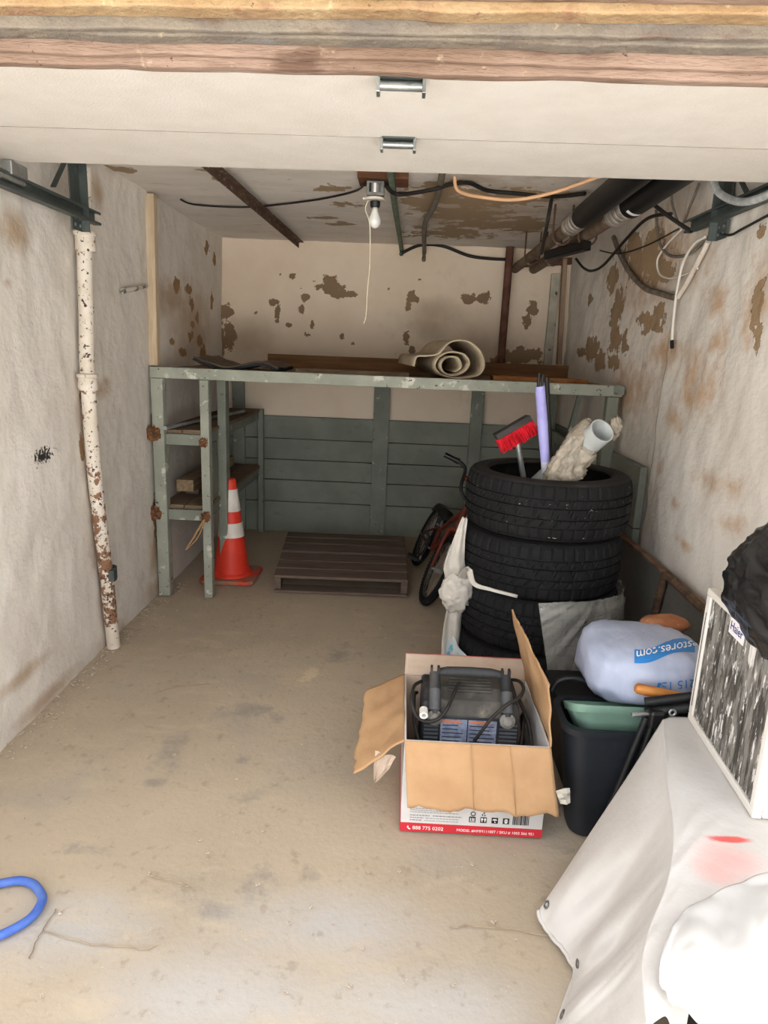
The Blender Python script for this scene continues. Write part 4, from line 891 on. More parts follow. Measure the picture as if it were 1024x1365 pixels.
def bagp(a, b, off=0.0):
    d = Vector((math.sin(b) * math.cos(a), math.sin(b) * math.sin(a), math.cos(b)))
    sx = lambda q: math.copysign(abs(q) ** 0.65, q)
    k = 1 + 0.05 * fb(d, 1.5, 3, 4.0) + 0.012 * mn.noise(Vector((math.atan2(d.y, d.x) * 7, d.z * 1.5, 2))) + 0.018 * mn.noise(Vector((d.x * 9 + d.z * 5, d.y * 4, d.z * 2)))
    p = BC + Vector((sx(d.x) * BR[0] * k, sx(d.y) * BR[1] * k, sx(d.z) * BR[2] * k))
    p.z = max(p.z, 0.4905 - 0.078 * max(0, min(1, (p.y - 1.945) / 0.18))); return p + d * off
MB().grid(lambda u, v: bagp(2 * math.pi * u, 0.001 + (math.pi - 0.002) * v), 72, 44, closed_u=True).build('bag_body', bagm, t, smooth=True)
blue = M('blue_print', '#2f7cc0', None, rough=0.4)
# banner: screen positions mapped on the bag front by nearest surface search
_S = [(a, b) for a in np.linspace(-math.pi * 1.05, 0.05, 220) for b in np.linspace(0.1, 2.6, 160)]
_SP = [bagp(a, b) for a, b in _S]
def proj(p):
    v = m3.transposed() @ (p - Vector((0, 0, CAMH))); return (PX + F * v.x / -v.z, PY - F * v.y / -v.z)
_PJ = np.array([proj(p) for p in _SP])
_front = np.array([(BC - p).dot(p - Vector((0, 0, CAMH))) > 0 for p in _SP])
def onbag(x, y, off):
    d = (_PJ[:, 0] - x) ** 2 + (_PJ[:, 1] - y) ** 2; d[~_front] += 1e6; idx = np.argsort(d)[:4]
    wts = 1 / (d[idx] + 1e-3); a = sum(_S[i][0] * w_ for i, w_ in zip(idx, wts)) / wts.sum(); b = sum(_S[i][1] * w_ for i, w_ in zip(idx, wts)) / wts.sum()
    return bagp(a, b, off)
MB().grid(lambda u, v: onbag(846 + 80 * u, (866 - 16 * u + 3 * math.sin(u * 7)) + 18 * v, 0.002), 20, 7).build('printed_banner', blue, t, smooth=True)
def bagtext(body, size, x0, y0, slope, flip, mat, name):
    o = text(body, size, Matrix.Identity(4), name, mat, t, 0.0)
    for v in o.data.vertices:
        tx, ty = v.co.x + worldloc(t).x, v.co.y + worldloc(t).y      # undo the origin shift, gives text coordinates in px
        x = x0 - tx; y = y0 + ty - slope * tx * -1
        p = onbag(x, y, 0.0035); v.co = p - worldloc(t)
    return o
bagtext('estores.com', 16.5, 930, 853, 0.19, True, white_print, 'lettering')
bagtext('215 157', 16, 926, 905, 0.10, True, blue, 'lettering')
o = lump(onY(886, 832, 2.33), 0.090, 0.05, 0.035, 0.1, 1.2, 30, 20, 2.0).build('cushion', M('orange_brown', '#a3714f', '#8d5738', 14, rough=0.8, layers=[('noise', '#bb9172', 18, 0.6, 0.7)]), smooth=True)
tag(o, 'orange brown padded cushion on top of the pale blue bag', 'cushion')
a, b = onY(847, 917, 1.955), onY(912, 931, 1.945); d = (b - a).normalized()
st = MB(); st.tube([a, a + d * 0.006, a * .6 + b * .4, b + d * 0.06], [0.012, 0.0165, 0.0175, 0.0165], 12); tag(st.build('wooden_handle', M('orange_handle', '#c0803f', '#a5652e', 12, rough=0.5, stretch=(1, 6, 6)), smooth=True, angle=50), 'rounded orange wooden handle lying over the green tub', 'handle')
# folded black frame stool
t = thing('folding_stool', 'folded black metal frame with tube legs leaning between bin and tarp', 'folding frame', (0.84, 1.88, 0))
top0, top1 = onY(860, 950, 1.895), onY(925, 942, 1.88)
MB().tube([top0, top1], 0.016, 12).build('top_bar', black, t, smooth=True, angle=60)
MB().tube([top0 + Vector((0, 0.01, 0.03)), top1 + Vector((0, 0.01, 0.03))], 0.014, 12).build('seat_bar', black, t, smooth=True, angle=60)
e0 = onY(842, 953, 1.88); MB().tube([e0, e0 + Vector((0.05, 0.005, 0.004))], 0.0075, 12).build('bolt', chrome, t, smooth=True, angle=60)
for k, (xa, xb) in enumerate(((862, 826), (872, 842), (886, 866))):
    p = onY(xa, 956, 1.89 + 0.008 * k); q = onY(xb, 1045, 1.89 + 0.008 * k); d = (q - p).normalized(); L_ = -p.z / d.z
    MB().tube([p, p + d * (L_ * 0.98)], 0.011, 10).build('leg', black, t, smooth=True, angle=60)
MB().box((top0.x + 0.005, 1.86, top0.z - 0.035), (top0.x + 0.05, 1.91, top0.z + 0.02)).build('hinge', black_g, t, bevel=0.008)
bk_ = onY(896, 949, 1.86); q = Matrix.Translation(bk_) @ Matrix.Rotation(math.pi / 2, 4, 'X'); MB().lathe([(0.006, 0), (0.012, 0), (0.012, 0.006), (0.006, 0.006)], 16, q, closed=True).build('rivet', chrome, t, smooth=True)

# ================================================================== covered table, tarp, air conditioner, bags
ZT = 0.50
tote = MB(); tote.prism([(0.885, 1.835, 0), (0.775, 1.53, 0), (0.72, 1.34, 0), (0.665, 1.17, 0), (0.64, 1.03, 0), (1.17, 1.03, 0), (1.17, 1.835, 0)], (0, 0, ZT - 0.012))
tag(tote.build('storage_chest', black_g, bevel=0.01), 'black chest beneath the tarp, carrying the air conditioner', 'chest')
ridge = [(887, 960, .502), (895, 1038, .502), (904, 1095, .502), (903, 1145, .502), (893, 1190, .498), (872, 1240, .488), (861, 1290, .47), (866, 1370, .45)]
hem = [(718, 1215, .03), (726, 1238, .012), (746, 1262, .012), (766, 1292, .012), (758, 1325, .012), (746, 1358, .012), (739, 1392, .012), (735, 1430, .012)]
topm = [(912, 957, .503), (940, 1005, .502), (960, 1060, .502), (975, 1110, .502), (965, 1165, .503), (930, 1225, .50), (898, 1290, .47), (890, 1360, .42)]
rows = [[], [], [], [], [], [], []]
for k in range(8):
    r = onZ(*ridge[k]); h = onZ(*hem[k]); tp = onZ(*topm[k])
    m1 = r * 0.66 + h * 0.34; m2 = r * 0.33 + h * 0.67
    s_ = (0.0, 0.03, -0.035, 0.03, -0.03, 0.012, -0.01, 0.0)[k]
    if k == 0: s_ = 0
    m1 += Vector((-s_ * 0.5, -s_ * 0.3, 0)); m2 += Vector((-s_, -s_ * 0.6, 0))
    rows[0].append(h); rows[1].append(m2); rows[2].append(m1); rows[3].append(r * 0.93 + h * 0.07 + Vector((0, 0, 0.012))); rows[4].append(r)
    if k < 5: far_ = Vector((1.16, tp.y - 0.0, ZT + 0.002))
    else: far_ = tp + Vector((0.02, 0.0, -0.03))
    rows[5].append(tp)
    rows[6].append(far_ if k < 5 else tp + Vector((0.03, -0.02, -0.04 - 0.03 * (k - 5))))
pf_ = patchfn(rows)
def tarpf(u, v):
    p = pf_(u, v); k = min(1, max(0, (0.62 - v) / 0.2))
    p = p + Vector((-1, -0.6, 0)).normalized() * (0.006 * mn.noise(Vector((u * 9, v * 2, 0))) + 0.004 * mn.noise(Vector((u * 22, v * 5, 2)))) * k
    p.z += (1 - k) * 0.0035 * (1 + mn.noise(Vector((u * 14 + v * 6, v * 9, 5)))); return p
tarp_m = M('tarp_canvas', '#c9c5c0', '#bfbab4', 3, rough=0.75, bump=0.15, bscale=30, sheen=0.1, layers=[('attr', '#d5aca6', 'stain', 10, 0.35, 0.3, 0.9), ('attr', '#cf5a55', 'peel', 12, 0.5, 0.4, 0.7)])
t = thing('tarp', 'off white canvas tarp with metal grommets draped to the floor beneath the air conditioner', 'tarp', (0.8, 1.45, 0))
to = MB().grid(tarpf, 110, 90).build('sheet', tarp_m, t, smooth=True, solid=0.003)
vw = [v.co + Vector(t.location) for v in to.data.vertices]
def attr(o, nm, cs):
    at = o.data.attributes.new(nm, 'FLOAT', 'POINT')
    at.data.foreach_set('value', np.array([max([max(0, 1 - 0.5 * math.hypot((p.x - c.x) / rx, (p.y - c.y) / ry)) for c, rx, ry in cs]) for p in vw], dtype=np.float32))
attr(to, 'stain', [(onZ(970, 1150, .5), 0.07, 0.06), (onZ(955, 1165, .5), 0.05, 0.05)]); attr(to, 'peel', [(onZ(975, 1122, .5), 0.055, 0.012)])
# hem and grommets
H = [tarpf(u, 0.0) for u in np.linspace(0, 1, 60)]
MB().tube([p + Vector((0, 0, 0.003)) for p in H], 0.006, 6).build('hem', tarp_m, t, smooth=True)
for u in (0.06, 0.43, 0.72):
    p = tarpf(u, 0.05); n_ = (tarpf(u + .02, 0.05) - tarpf(u, 0.05)).cross(tarpf(u, 0.09) - tarpf(u, 0.05)).normalized()
    if n_.dot(p - Vector((0, 0, CAMH))) > 0: n_ = -n_
    q = n_.to_track_quat('Z', 'Y').to_matrix().to_4x4(); q.translation = p + n_ * 0.003
    MB().lathe([(0.006, 0), (0.007, 0.003), (0.010, 0.003), (0.012, 0)], 18, q, closed=True).build('grommet', M('grommet', '#8c8a86', '#6a6864', 20, rough=0.4, metal=0.7), t, smooth=True)

# air conditioner
P0 = Vector((0.899, 1.860, ZT + 0.008)); P1 = Vector((0.867, 1.407, ZT + 0.008)); ey = (P1 - P0).normalized(); LA = (P1 - P0).length
exr = Vector((-ey.y, ey.x, 0)); 
if exr.x < 0: exr = -exr
t = thing('air_conditioner', 'white window air conditioner with flaking black coil face on the tarp', 'air conditioner', P0 + exr * 0.13 + ey * LA / 2)
am = Matrix((ey, Vector((0, 0, 1)), -exr)).transposed().to_4x4(); am.translation = P0   # local x along face, y up, z out of the face (towards left)
if (am.to_3x3() @ Vector((0, 0, 1))).x > 0: am = Matrix((ey, Vector((0, 0, 1)), exr * -1)).transposed().to_4x4(); am.translation = P0
HA, DA = 0.415, 0.255
acw = M('ac_white', '#e3ded6', '#dbd5cb', 5, rough=0.45)
def abox(name, lo, hi, mat, bev=0.003, par=None): return MB().box(lo, hi, am).build(name, mat, par or t, bevel=bev)
abox('casing', (0, 0, -DA), (LA, HA, -0.022), acw, 0.006)
abox('frame_bar', (0, 0, -0.022), (LA, 0.022, 0.0), acw); abox('frame_bar', (0, HA - 0.02, -0.022), (LA, HA, 0.0), acw)
abox('frame_bar', (0, 0.022, -0.022), (0.028, HA - 0.02, 0.0), acw); abox('frame_bar', (LA - 0.022, 0.022, -0.022), (LA, HA - 0.02, 0.0), acw)
coil = M('coil_fins', '#4a453f', '#777169', 60, 0.4, 0.7, rough=0.6, metal=0.3, stretch=(1, 1, 0.10), layers=[('noise', '#a09b93', 50, 0.42, 0.58, (1, 1, 0.2), 0.85), ('noise', '#efebe5', 80, 0.575, 0.60, (1, 1.0, 0.2)), ('noise', '#e6e1da', 16, 0.62, 0.66, (1, 1.0, 0.25))])
co = abox('coil', (0.028, 0.022, -0.018), (LA - 0.022, HA - 0.02, -0.012), coil, 0)
fn_ = MB(); nf = 64
for k in range(nf):
    x = 0.032 + (LA - 0.06) * k / (nf - 1); fn_.box((x - 0.0012, 0.024, -0.012), (x + 0.0012, HA - 0.022, -0.006 + rnd(-.002, .002)), am)
fo = fn_.build('fins', coil, co); fo['kind'] = 'stuff'
abox('grab_slot', (0.05, HA - 0.0008, -0.14), (0.30, HA + 0.0008, -0.13), black_print, 0)
abox('grab_slot', (0.015, 0.05, -0.0005), (0.018, HA - 0.07, 0.0008), black_print, 0)
stk = abox('brand_sticker', (0.165, HA - 0.065, -0.006), (0.255, HA - 0.018, -0.0035), white_print, 0)
text('Haier', 0.034, am @ Matrix.Translation((0.172, HA - 0.052, -0.003)), 'lettering', M('navy_ink', '#2b2f78', None, rough=0.5), stk)
# black garbage bag on top
gb = M('garbage_bag', '#1b1b1c', '#161617', 6, rough=0.26, spec=0.6, bump=0.6, bscale=7, layers=[('noise', '#3a3a3b', 3, 0.5, 0.75, (1, 1, 1), 0.6)])
zt_ = ZT + 0.008 + HA
def gbf(u, v):
    a = 2 * math.pi * u; b_ = math.pi * v; d = Vector((math.sin(b_) * math.cos(a), math.sin(b_) * math.sin(a), math.cos(b_)))
    k = 1 + 0.08 * fb(d, 1.2, 3, 7.0) + 0.05 * abs(fb(d, 3.0, 3, 3.0)) - 0.05 * abs(mn.noise(Vector((d.x * 3 + d.z * 6, d.y * 8, d.z * 2))))
    k += 0.022 * (1 - abs(mn.noise(Vector((d.x * 2.2 + d.z * 3, d.y * 5 - d.z * 2, d.z * 4 + d.x)))) * 4) if True else 0
    p = Vector((1.035 + d.x * 0.215 * k, 1.52 + d.y * 0.29 * k, zt_ + 0.10 + d.z * 0.20 * k))
    p.x = min(p.x, 1.235)
    inside = ((p.x - 0.865) > 0 and p.y > 1.395)
    lowz = zt_ + 0.004
    if p.z < lowz: p.z = lowz + (0.0 if inside else max(-0.10, (p.z - lowz) * 1.2))
    return p
tag(MB().grid(gbf, 140, 100, closed_u=True).build('garbage_bag', gb, smooth=True), 'shiny black garbage bag slumped on top of the air conditioner', 'garbage bag')

# white plastic sheet over the near end
ws = [[onZ(1030, 1160, .560), onZ(975, 1182, .545), onZ(915, 1213, .530), onZ(888, 1255, .515)],
      [onZ(1060, 1190, .575), onZ(1000, 1225, .57), onZ(930, 1258, .55), onZ(880, 1285, .515)],
      [onZ(1100, 1260, .57), onZ(1010, 1300, .575), onZ(945, 1300, .55), onZ(880, 1312, .49)],
      [onZ(1130, 1340, .53), onZ(1030, 1370, .52), onZ(960, 1342, .50), onZ(888, 1325, .475)],
      [onZ(1150, 1420, .46), onZ(1050, 1425, .44), onZ(950, 1374, .45), onZ(896, 1340, .455)]]
wf = patchfn(ws)
def sheetf(u, v):
    p = wf(u, v); p.z += 0.010 * mn.noise(Vector((u * 5, v * 5, 1))) + 0.010 * abs(mn.noise(Vector((u * 4 + v * 5, v * 3 - u * 4, 6)))); p.x = min(p.x, 1.2); return p
tag(MB().grid(sheetf, 60, 50).build('plastic_sheet', M('white_sheet', '#d3d1ce', '#cbc8c4', 4, rough=0.45, spec=0.4), smooth=True, solid=0.002), 'bright white plastic sheet bunched over the near end of the tarp', 'plastic sheet')

# ================================================================== blue hose
hp = smoothpath([(-1.30, 1.50, .013), onZ(0, 1178, .013), onZ(38, 1176, .013), onZ(55, 1192, .013), onZ(54, 1206, .013), onZ(38, 1226, .013), onZ(0, 1247, .013), (-1.10, 1.36, .013), (-1.24, 1.30, .013), (-1.36, 1.36, .013), (-1.40, 1.46, .013)], 70)
tag(MB().tube(hp, 0.0125, 12).build('garden_hose', M('blue_hose', '#3f63b8', '#5d79bd', 9, rough=0.5, layers=[('noise', '#8f99b5', 12, 0.6, 0.75, (1, 1, 1), 0.6)]), smooth=True, angle=60), 'loop of blue garden hose lying on the concrete floor', 'hose')

# ================================================================== drain pipe on the left wall
PXc = XL + 0.052
pp = lambda px, py: onX(px, py, PXc)
t = thing('drain_pipe', 'flaking white painted iron drain pipe running down the left wall', 'pipe', (PXc, 3.2, 0))
path = [pp(112, 225), pp(112, 300), pp(115, 420), pp(117, 505), pp(127, 640), pp(141, 760), pp(151, 850)]
path[-1].z = 0.0; P = smoothpath(path, 60)
mb = MB(); mb.tube(P, 0.033, 20); po = mb.build('pipe_body', pipe_white, t, smooth=True, angle=60)
def rustattr(o):
    at = o.data.attributes.new('rust', 'FLOAT', 'POINT'); off = worldloc(o.parent)
    at.data.foreach_set('value', np.array([0.22 + 0.26 * min(1, max(0.0, (1.45 - (v.co + off).z) / 1.1)) if (v.co + off).z > 0.12 else 0.0 for v in o.data.vertices], dtype=np.float32))
rustattr(po)
def hub(px, py, h, r):
    c = pp(px, py); q = Matrix.Translation(c)
    o = MB().lathe([(0.033, -h / 2), (r - 0.004, -h / 2), (r, -h / 2 + 0.008), (r - 0.003, 0), (r - 0.003, h / 2 - 0.02), (r + 0.003, h / 2 - 0.015), (r + 0.003, h / 2 - 0.003), (r - 0.004, h / 2), (0.033, h / 2)], 24, q).build('hub', pipe_white, t, smooth=True, angle=40); rustattr(o)
hub(114, 322, 0.085, 0.046); hub(117, 509, 0.075, 0.045)
c = pp(145, 763); MB().lathe([(0.033, -0.03), (0.040, -0.03), (0.040, 0.03), (0.033, 0.03)], 20, Matrix.Translation(c), closed=True).build('strap', iron_dk, t, smooth=True, angle=40)
MB().box((c.x + 0.02, c.y - 0.055, c.z - 0.03), (c.x + 0.05, c.y - 0.02, c.z + 0.03)).build('strap_bolt', iron_dk, t, bevel=0.003)
hk = MB(); a = onX(163, 388, XL + 0.015); b = onX(196, 381, XL + 0.05); hk.tube([a, a * .5 + b * .5 + Vector((0.012, 0, 0)), b], [0.016, 0.012, 0.009], 8); tag(hk.build('wall_peg', M('peg', '#c9c3b8', '#6b6762', 30, 0.5, 0.6, rough=0.6), smooth=True, angle=50), 'short plaster-caked iron peg sticking out of the left wall', 'peg')

# ================================================================== door tracks
def track(X, ynear, yfar, z, s, label):
    """s = +1 when the channel opens to +X (towards the door)"""
    t = thing('door_track', label, 'door track', (X, (ynear + yfar) / 2, z), 'overhead door tracks')
    h = 0.026; d = 0.032; th_ = 0.004
    prof = [(0, -h), (d, -h), (d, -h + 0.010), (d - th_, -h + 0.010), (d - th_, -h + th_), (th_, -h + th_), (th_, h - th_), (d - th_, h - th_), (d - th_, h - 0.01), (d, h - 0.01), (d, h), (0, h)]
    pts = [(X + s * a, ynear, z + b) for a, b in prof]
    MB().prism(pts if s > 0 else pts[::-1], (0, yfar - ynear, 0)).build('rail', iron_dk, t)
    MB().box((X - s * 0.003 - 0.002, ynear, z - h), (X - s * 0.003 + 0.002, yfar - 0.05, z + h + 0.012)).build('stiffener', iron_dk, t)
    return t
tl = track(-1.385, 1.45, 3.13, 2.055, 1, 'dark steel overhead door track with hanger bracket above the white drain pipe')
tr = track(1.235, 1.45, 3.22, 2.125, -1, 'dark steel overhead door track with hanger bracket beside the hanging cables')
for tt, X, y, z0, zt2, s in ((tl, -1.392, 2.98, 1.985, ZC, 1), (tr, 1.242, 2.92, 2.03, ZC, -1)):
    MB().box((X - 0.003, y - 0.045, z0), (X + 0.003, y + 0.045, zt2)).build('hanger_bracket', iron_dk, tt, bevel=0.001)
    MB().box((X - 0.003, y + 0.04, z0), (X + s * 0.035, y + 0.046, zt2)).build('hanger_flange', iron_dk, tt)
    for k in range(3):
        for m_ in (-1, 1):
            MB().lathe([(0, -0.0015), (0.007, -0.0015), (0.007, 0.0015), (0, 0.0015)], 12, Matrix.Translation((X + s * 0.005, y + m_ * 0.022, z0 + 0.02 + k * 0.028)) @ Matrix.Rotation(math.pi / 2, 4, 'Y')).build('bolt', chrome, tt)
    MB().beam((X + s * 0.01, y + 0.03, zt2 - 0.005), (X + s * 0.02, y - 0.22, z0 + 0.12), 0.02, 0.004).build('diagonal_strap', iron_dk, tt)
# roller hinge of the door over the left track
rh = onX(20, 217, -1.36)
MB().box((-1.385, rh.y - 0.05, ZD - 0.045), (-1.345, rh.y + 0.05, ZD - 0.0015)).build('roller_bracket', chrome, d1, bevel=0.003)
MB().tube([(-1.375, rh.y - 0.07, ZD - 0.052), (-1.375, rh.y + 0.07, ZD - 0.052)], 0.010, 12).build('roller_stem', M('roller_tube', '#aaa79e', '#8f8c84', 12, rough=0.4, metal=0.5), d1, smooth=True, angle=60)
MB().tube([(-1.40, 1.7, 2.10), (-1.37, 2.75, 2.085)], 0.0025, 6).build('lift_cable', iron_dk, d1)

# ================================================================== ceiling: lamp, pipes, cables
lx, ly = -0.175, 3.50
t = thing('bare_bulb_lamp', 'bare white light bulb in a ceiling fixture with a pull string', 'lamp', (lx, ly, 2.12))
MB().box((lx - 0.042, ly - 0.03, 2.262), (lx + 0.042, ly + 0.03, 2.326)).build('junction_box', M('box_steel', '#8f8d87', '#6c6a65', 20, rough=0.5, metal=0.4), t, bevel=0.004)
for k in range(3): MB().box((lx - 0.03 + k * 0.022, ly - 0.033, 2.275), (lx - 0.018 + k * 0.022, ly - 0.029, 2.315)).build('terminal', (black, white_print, iron_dk)[k], t, bevel=0.001)
MB().lathe([(0.0, 2.24), (0.05, 2.242), (0.052, 2.252), (0.03, 2.264), (0.0, 2.264)], 24, Matrix.Translation((lx, ly, 0))).build('porcelain_base', M('porcelain', '#cfc8bb', '#b8b0a2', 14, rough=0.4), t, smooth=True, angle=40)
MB().lathe([(0.0, 2.212), (0.02, 2.212), (0.024, 2.22), (0.024, 2.245), (0, 2.245)], 20, Matrix.Translation((lx, ly, 0))).build('socket', black, t, smooth=True, angle=40)
MB().lathe([(0.0, 2.118), (0.012, 2.121), (0.024, 2.131), (0.030, 2.146), (0.029, 2.160), (0.022, 2.178), (0.015, 2.195), (0.0135, 2.214), (0.0, 2.214)], 28, Matrix.Translation((lx, ly, 0))).build('bulb', M('bulb_glass', '#e6e4df', None, rough=0.15, spec=0.6), t, smooth=True)
sp_ = smoothpath([(lx - 0.03, ly, 2.25), (lx - 0.045, ly - 0.01, 2.20), onY(493, 300, 3.48), onY(493, 350, 3.48), onY(490, 385, 3.48), onY(488, 420, 3.48), onY(485, 431, 3.48)], 40)
MB().tube(sp_, 0.0028, 6).build('pull_string', M('string', '#d9ccb4', None, rough=0.9), t, smooth=True)
MB().box((lx - 0.06, ly - 0.008, 2.245), (lx - 0.03, ly + 0.008, 2.255)).build('pull_lever', cable_w, t, bevel=0.002)

def cable(name, pts, r, mat, label, cat='cable', n=None, seg=7):
    P = smoothpath(pts, n or max(16, 10 * len(pts)))
    return tag(MB().tube(P, r, seg).build(name, mat, smooth=True, angle=60), label, cat)
ci = lambda x, y, dz=0.012: onZ(x, y, ZC - dz)
ai = MB(); a = Vector((-0.905, 3.0, ZC - 0.028)); b = Vector((-0.835, 5.50, ZC - 0.035)); ai.beam(a, b, 0.042, 0.006); ai.beam(a + Vector((-0.018, 0, -0.02)), b + Vector((-0.018, 0, -0.02)), 0.006, 0.042)
tag(ai.build('angle_iron', rust, bevel=0.001), 'rusty angle iron bar running along the ceiling', 'iron bar')
cable('conduit', [(-0.105, 3.0, ZC - 0.03), (-0.09, 4.2, ZC - 0.03), (-0.065, 5.55, ZC - 0.04), (-0.062, 5.62, ZC - 0.08)], 0.017, M('green_conduit', '#6f7d6b', '#59685a', 14, rough=0.6, layers=[('noise', '#9a9c8b', 20, 0.6, 0.7)]), 'straight green painted conduit along the ceiling', 'conduit', 30, 10)
cable('conduit', [(0.13, 3.0, ZC - 0.03), (0.13, 3.9, ZC - 0.03), (0.09, 4.6, ZC - 0.03), (0.115, 5.58, ZC - 0.05), (0.115, 5.615, ZC - 0.12)], 0.016, cable_g, 'slightly bent grey cable conduit on the peeling ceiling', 'conduit', 36, 10)
cable('cable', [ci(241, 266), ci(262, 273), ci(330, 276), ci(410, 268), ci(470, 256), (lx - 0.05, ly, ZC - 0.04)], 0.0055, cable_b, 'thin black cable running from the lamp to the left wall')
cable('cable', [(lx + 0.045, ly, ZC - 0.045), ci(530, 259, .062), ci(575, 253, .062), ci(600, 246, .03), ci(625, 244, .012), ci(650, 254, .012), ci(690, 258), ci(740, 262), ci(780, 258, .03)], 0.010, cable_b, 'thick black cable clipped across the brown peeled ceiling')
cable('cable', [ci(606, 235, .04), ci(612, 255, .10), ci(650, 264, .14), ci(690, 266, .14), ci(740, 256, .12), ci(800, 235, .08)], 0.008, cable_t, 'tan cable sagging below the ceiling')
cable('cable', [ci(736, 262, .02), onZ(731, 290, 2.22), onZ(725, 320, 2.14), onZ(722, 337, 2.125)], 0.010, cable_b, 'short black cable dropping from the ceiling to the black bracket')
cable('cable', [Vector((-0.06, 5.60, ZC - 0.075)), onY(560, 327, 5.615), onY(590, 328, 5.615), onY(625, 341, 5.615), onY(655, 345, 5.615), onY(684, 346, 5.615)], 0.012, cable_b, 'black cable drooping along the top of the back wall')
# two insulated pipes
def ipipe(X, z, ysplit, yend, label, r, ystart=2.3, dx=0.0):
    t = thing('insulated_pipe', label, 'pipe', (X, (ystart + yend) / 2, z), 'ceiling pipes')
    xx = lambda y: X + dx * (y - ystart)
    MB().tube([(xx(ystart), ystart, z + 0.02), (xx(ysplit), ysplit, z)], r, 24).build('insulation', black, t, smooth=True, angle=50)
    MB().tube([(xx(ysplit) , ysplit - 0.05, z), (xx(yend), yend, z - 0.01)], r * 0.62, 18).build('bare_pipe', M('grimy_pipe', '#7d6a58', '#5f4e40', 9, rough=0.7, bump=0.3, layers=[('noise', '#b0a598', 18, 0.62, 0.7)]), t, smooth=True, angle=50)
    for k, yk in enumerate((ysplit + 0.06, ysplit + 0.12, ysplit + 0.18, ysplit + 0.24)):
        q = Matrix.Translation((xx(yk), yk, z)) @ Matrix.Rotation(math.pi / 2, 4, 'X')
        MB().lathe([(r * .6, -0.02), (r * 0.85, -0.018), (r * 0.95, -0.008), (r * 0.95, 0.008), (r * 0.85, 0.018), (r * .6, 0.02)], 22, q, closed=True).build('fitting_ring', M('solder_fitting', '#b5aca0', '#8a8177', 24, rough=0.4, metal=0.5), t, smooth=True, angle=50)
    return t
ipipe(0.835, 2.215, 3.55, 5.62, 'black insulated ceiling pipe with grimy bare end, nearer the room middle', 0.055)
t_ = ipipe(0.975, 2.215, 3.25, 5.60, 'black insulated ceiling pipe with white label, nearer the right wall', 0.058)
q = Matrix.Translation((0.975, 3.18, 2.216)) @ Matrix.Rotation(math.pi / 2, 4, 'X')
pl_ = MB(); pl_.grid(lambda u, v: q @ Vector((0.0592 * math.cos(-2.4 + 1.0 * u), 0.0592 * math.sin(-2.4 + 1.0 * u) * 1.0, -0.015 + 0.03 * v)), 10, 2)
MB().grid(lambda u, v: Vector((0.975 + 0.0592 * math.cos(math.radians(225 + 60 * u)), 3.16 + 0.03 * v, 2.216 + 0.0592 * math.sin(math.radians(225 + 60 * u)))), 10, 2).build('pipe_label', white_print, t_, solid=0.0006)
t = thing('standing_pipe', 'brown rusty pipe rising from the workbench to the ceiling', 'pipe', (0.785, 5.5, 1.40))
MB().tube([(0.765, 5.52, 1.392), (0.768, 5.52, 2.35)], 0.030, 16).build('pipe_body', rust_pipe, t, smooth=True, angle=50)
MB().lathe([(0.02, 1.392), (0.055, 1.392), (0.055, 1.40), (0.036, 1.41), (0.02, 1.41)], 20, Matrix.Translation((0.765, 5.52, 0))).build('flange', rust_pipe, t, smooth=True, angle=40)
a, b = onY(690, 352, 5.59), onY(762, 348, 5.59)
tag(MB().beam(a, b, 0.04, 0.05).build('cross_batten', rust_pipe, bevel=0.003), 'brown batten crossing the back wall beneath the pipes', 'batten')
a, b = onZ(730, 341, 2.13), onZ(783, 327, 2.15)
tag(MB().beam(a, b, 0.06, 0.05).build('cable_bracket', black_g, bevel=0.006), 'black bracket hanging beneath the ceiling pipes', 'bracket')
bt = thing('x', 'x', 'x'); bpy.data.objects.remove(bt)
for k, yk in enumerate((4.0, 4.9)):
    for X in (0.835, 0.975):
        tag(MB().tube([(X + 0.05, yk, 2.2), (X + 0.05, yk, ZC + 0.005)], 0.006, 6).tube([(X - 0.05, yk, 2.2), (X - 0.05, yk, ZC + 0.005)], 0.006, 6).tube([(X + 0.05 * math.cos(a_), yk, 2.2 + 0.05 * math.sin(a_)) for a_ in np.linspace(-math.pi, 0, 10)], 0.006, 6).build('pipe_hanger', rust),
            'rusty strap hanger on the ' + ('labelled' if X > 0.9 else 'inner') + ' ceiling pipe, ' + ('close to its black insulation' if k == 0 else 'close to the back wall'), 'hanger', 'pipe hangers')
# cables by the right wall
rw = lambda x, y, X=1.245: onX(x, y, X)
cable('cable', [rw(768, 345, 1.15), rw(778, 357, 1.18), rw(790, 361, 1.2), rw(806, 352, 1.2), rw(832, 322, 1.2), rw(862, 292, 1.2), rw(895, 285, 1.21)], 0.0085, cable_b, 'black cable looping low between the pipes and the right wall')
cable('cable', [rw(872, 273, 1.1), rw(890, 287, 1.14), rw(912, 302, 1.19), rw(922, 308, 1.21)], 0.009, cable_b, 'short straight black cable running to the end of the right door track')
cable('cable', [rw(800, 334, 1.2), rw(825, 338, 1.22), rw(860, 328, 1.22), rw(905, 305, 1.22)], 0.004, cable_b, 'very thin dark wire crossing the right wall')
cable('cable', [rw(875, 280), rw(876, 300), rw(880, 325), rw(892, 340), rw(912, 341), rw(930, 330), rw(942, 316)], 0.007, cable_g, 'grey cable loop on the right wall near the door track')
cable('cable', [rw(908, 306), rw(890, 325), rw(877, 345), rw(879, 364), rw(893, 371), rw(912, 366), rw(930, 358)], 0.005, cable_w, 'thin white wire loop on the right wall')
t = thing('coaxial_cable', 'white cable hanging down the right wall with a black connector', 'cable', rw(897, 460, 1.235))
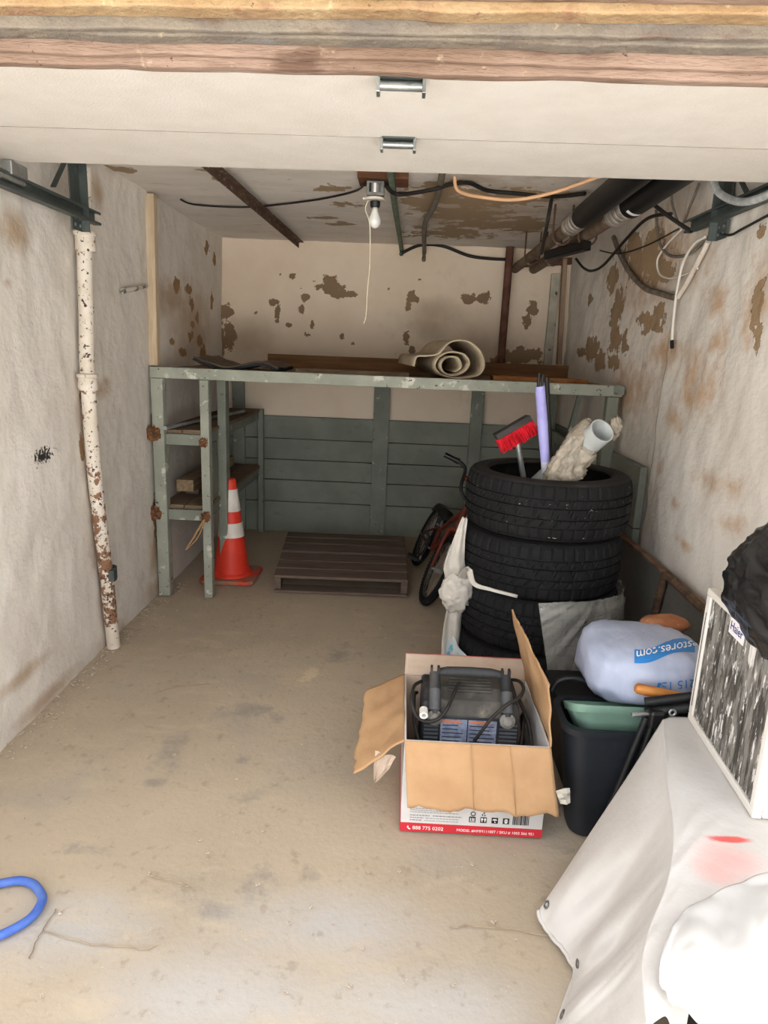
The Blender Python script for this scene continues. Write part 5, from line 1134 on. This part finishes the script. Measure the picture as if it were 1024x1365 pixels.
MB().tube(smoothpath([rw(940, 316, 1.235), rw(925, 326, 1.23), rw(911, 350, 1.235), rw(903, 385, 1.235), rw(898, 425, 1.235), rw(896, 455, 1.235)], 40), 0.0065, 8).build('wire', cable_w, t, smooth=True, angle=60)
MB().tube([rw(896, 454, 1.235), rw(896, 464, 1.235)], 0.009, 10).build('connector', black, t, smooth=True, angle=60)
cable('conduit', [rw(944, 322), rw(930, 350), rw(915, 378), rw(904, 396)], 0.012, M('painted_conduit', '#cfc3b4', '#a98f78', 22, 0.5, 0.7, rough=0.7), 'white painted conduit slanting down the right wall', 'conduit', 20, 10)
cable('conduit', [rw(818, 316), rw(828, 342), rw(842, 366), rw(860, 384), rw(880, 391), rw(900, 397)], 0.014, M('dusty_hose', '#7f7264', '#64594d', 20, rough=0.8), 'dusty grey hose curving down the peeling right wall', 'hose', 30, 10)
cable('cable', [rw(962, 312, 1.24), rw(975, 313, 1.24), rw(990, 305, 1.24), rw(1026, 286, 1.24)], 0.005, cable_b, 'thin black wire below the right door track')
fx = smoothpath([onX(951, 240, 1.16), onX(957, 255, 1.16), onX(972, 265, 1.16), onX(990, 269, 1.16), onX(1010, 265, 1.16), onX(1040, 252, 1.16)], 90)
tag(MB().tube(fx, [0.014 if i % 2 else 0.0105 for i in range(90)], 10).build('flexible_conduit', M('flex_steel', '#c0c1be', '#9b9c9a', 20, rough=0.35, metal=0.3)), 'ribbed silver flexible conduit above the right door track', 'conduit')
cable('cable', [rw(895, 255, 1.2), rw(897, 275, 1.22), rw(908, 300, 1.235), rw(922, 270, 1.22), rw(932, 245, 1.2)], 0.006, cable_g, 'grey wires bunched in a V on the right wall')
# ------------------------------------------------------------------ small chips along the wall foot and on the floor
chip = MB(); random.seed(5)
spots = []
for k in range(260):
    y = rnd(2.2, 4.2); spots.append((XL + 0.015 + abs(random.gauss(0, 0.06)), y))
for k in range(90): p = onZ(rnd(20, 700), rnd(800, 1340), 0); spots.append((p.x, p.y))
for x, y in spots:
    if -0.12 < x < 0.62 and 1.8 < y < 2.5 or x > 0.2 and y > 2.5 or x > 0.4: continue
    s = rnd(0.002, 0.0065); q = Matrix.Translation((x, y, 0.001)) @ Matrix.Rotation(rnd(0, 6.28), 4, 'Z'); chip.box((-s, -s * rnd(.5, 1), 0), (s, s * rnd(.5, 1), s * 0.7), q)
o = chip.build('paint_flakes', M('flake', '#d3c8b8', '#9c8b76', 300, rough=0.9)); o['kind'] = 'stuff'; tag(o, 'pale paint flakes and grit scattered on the concrete floor', 'debris')
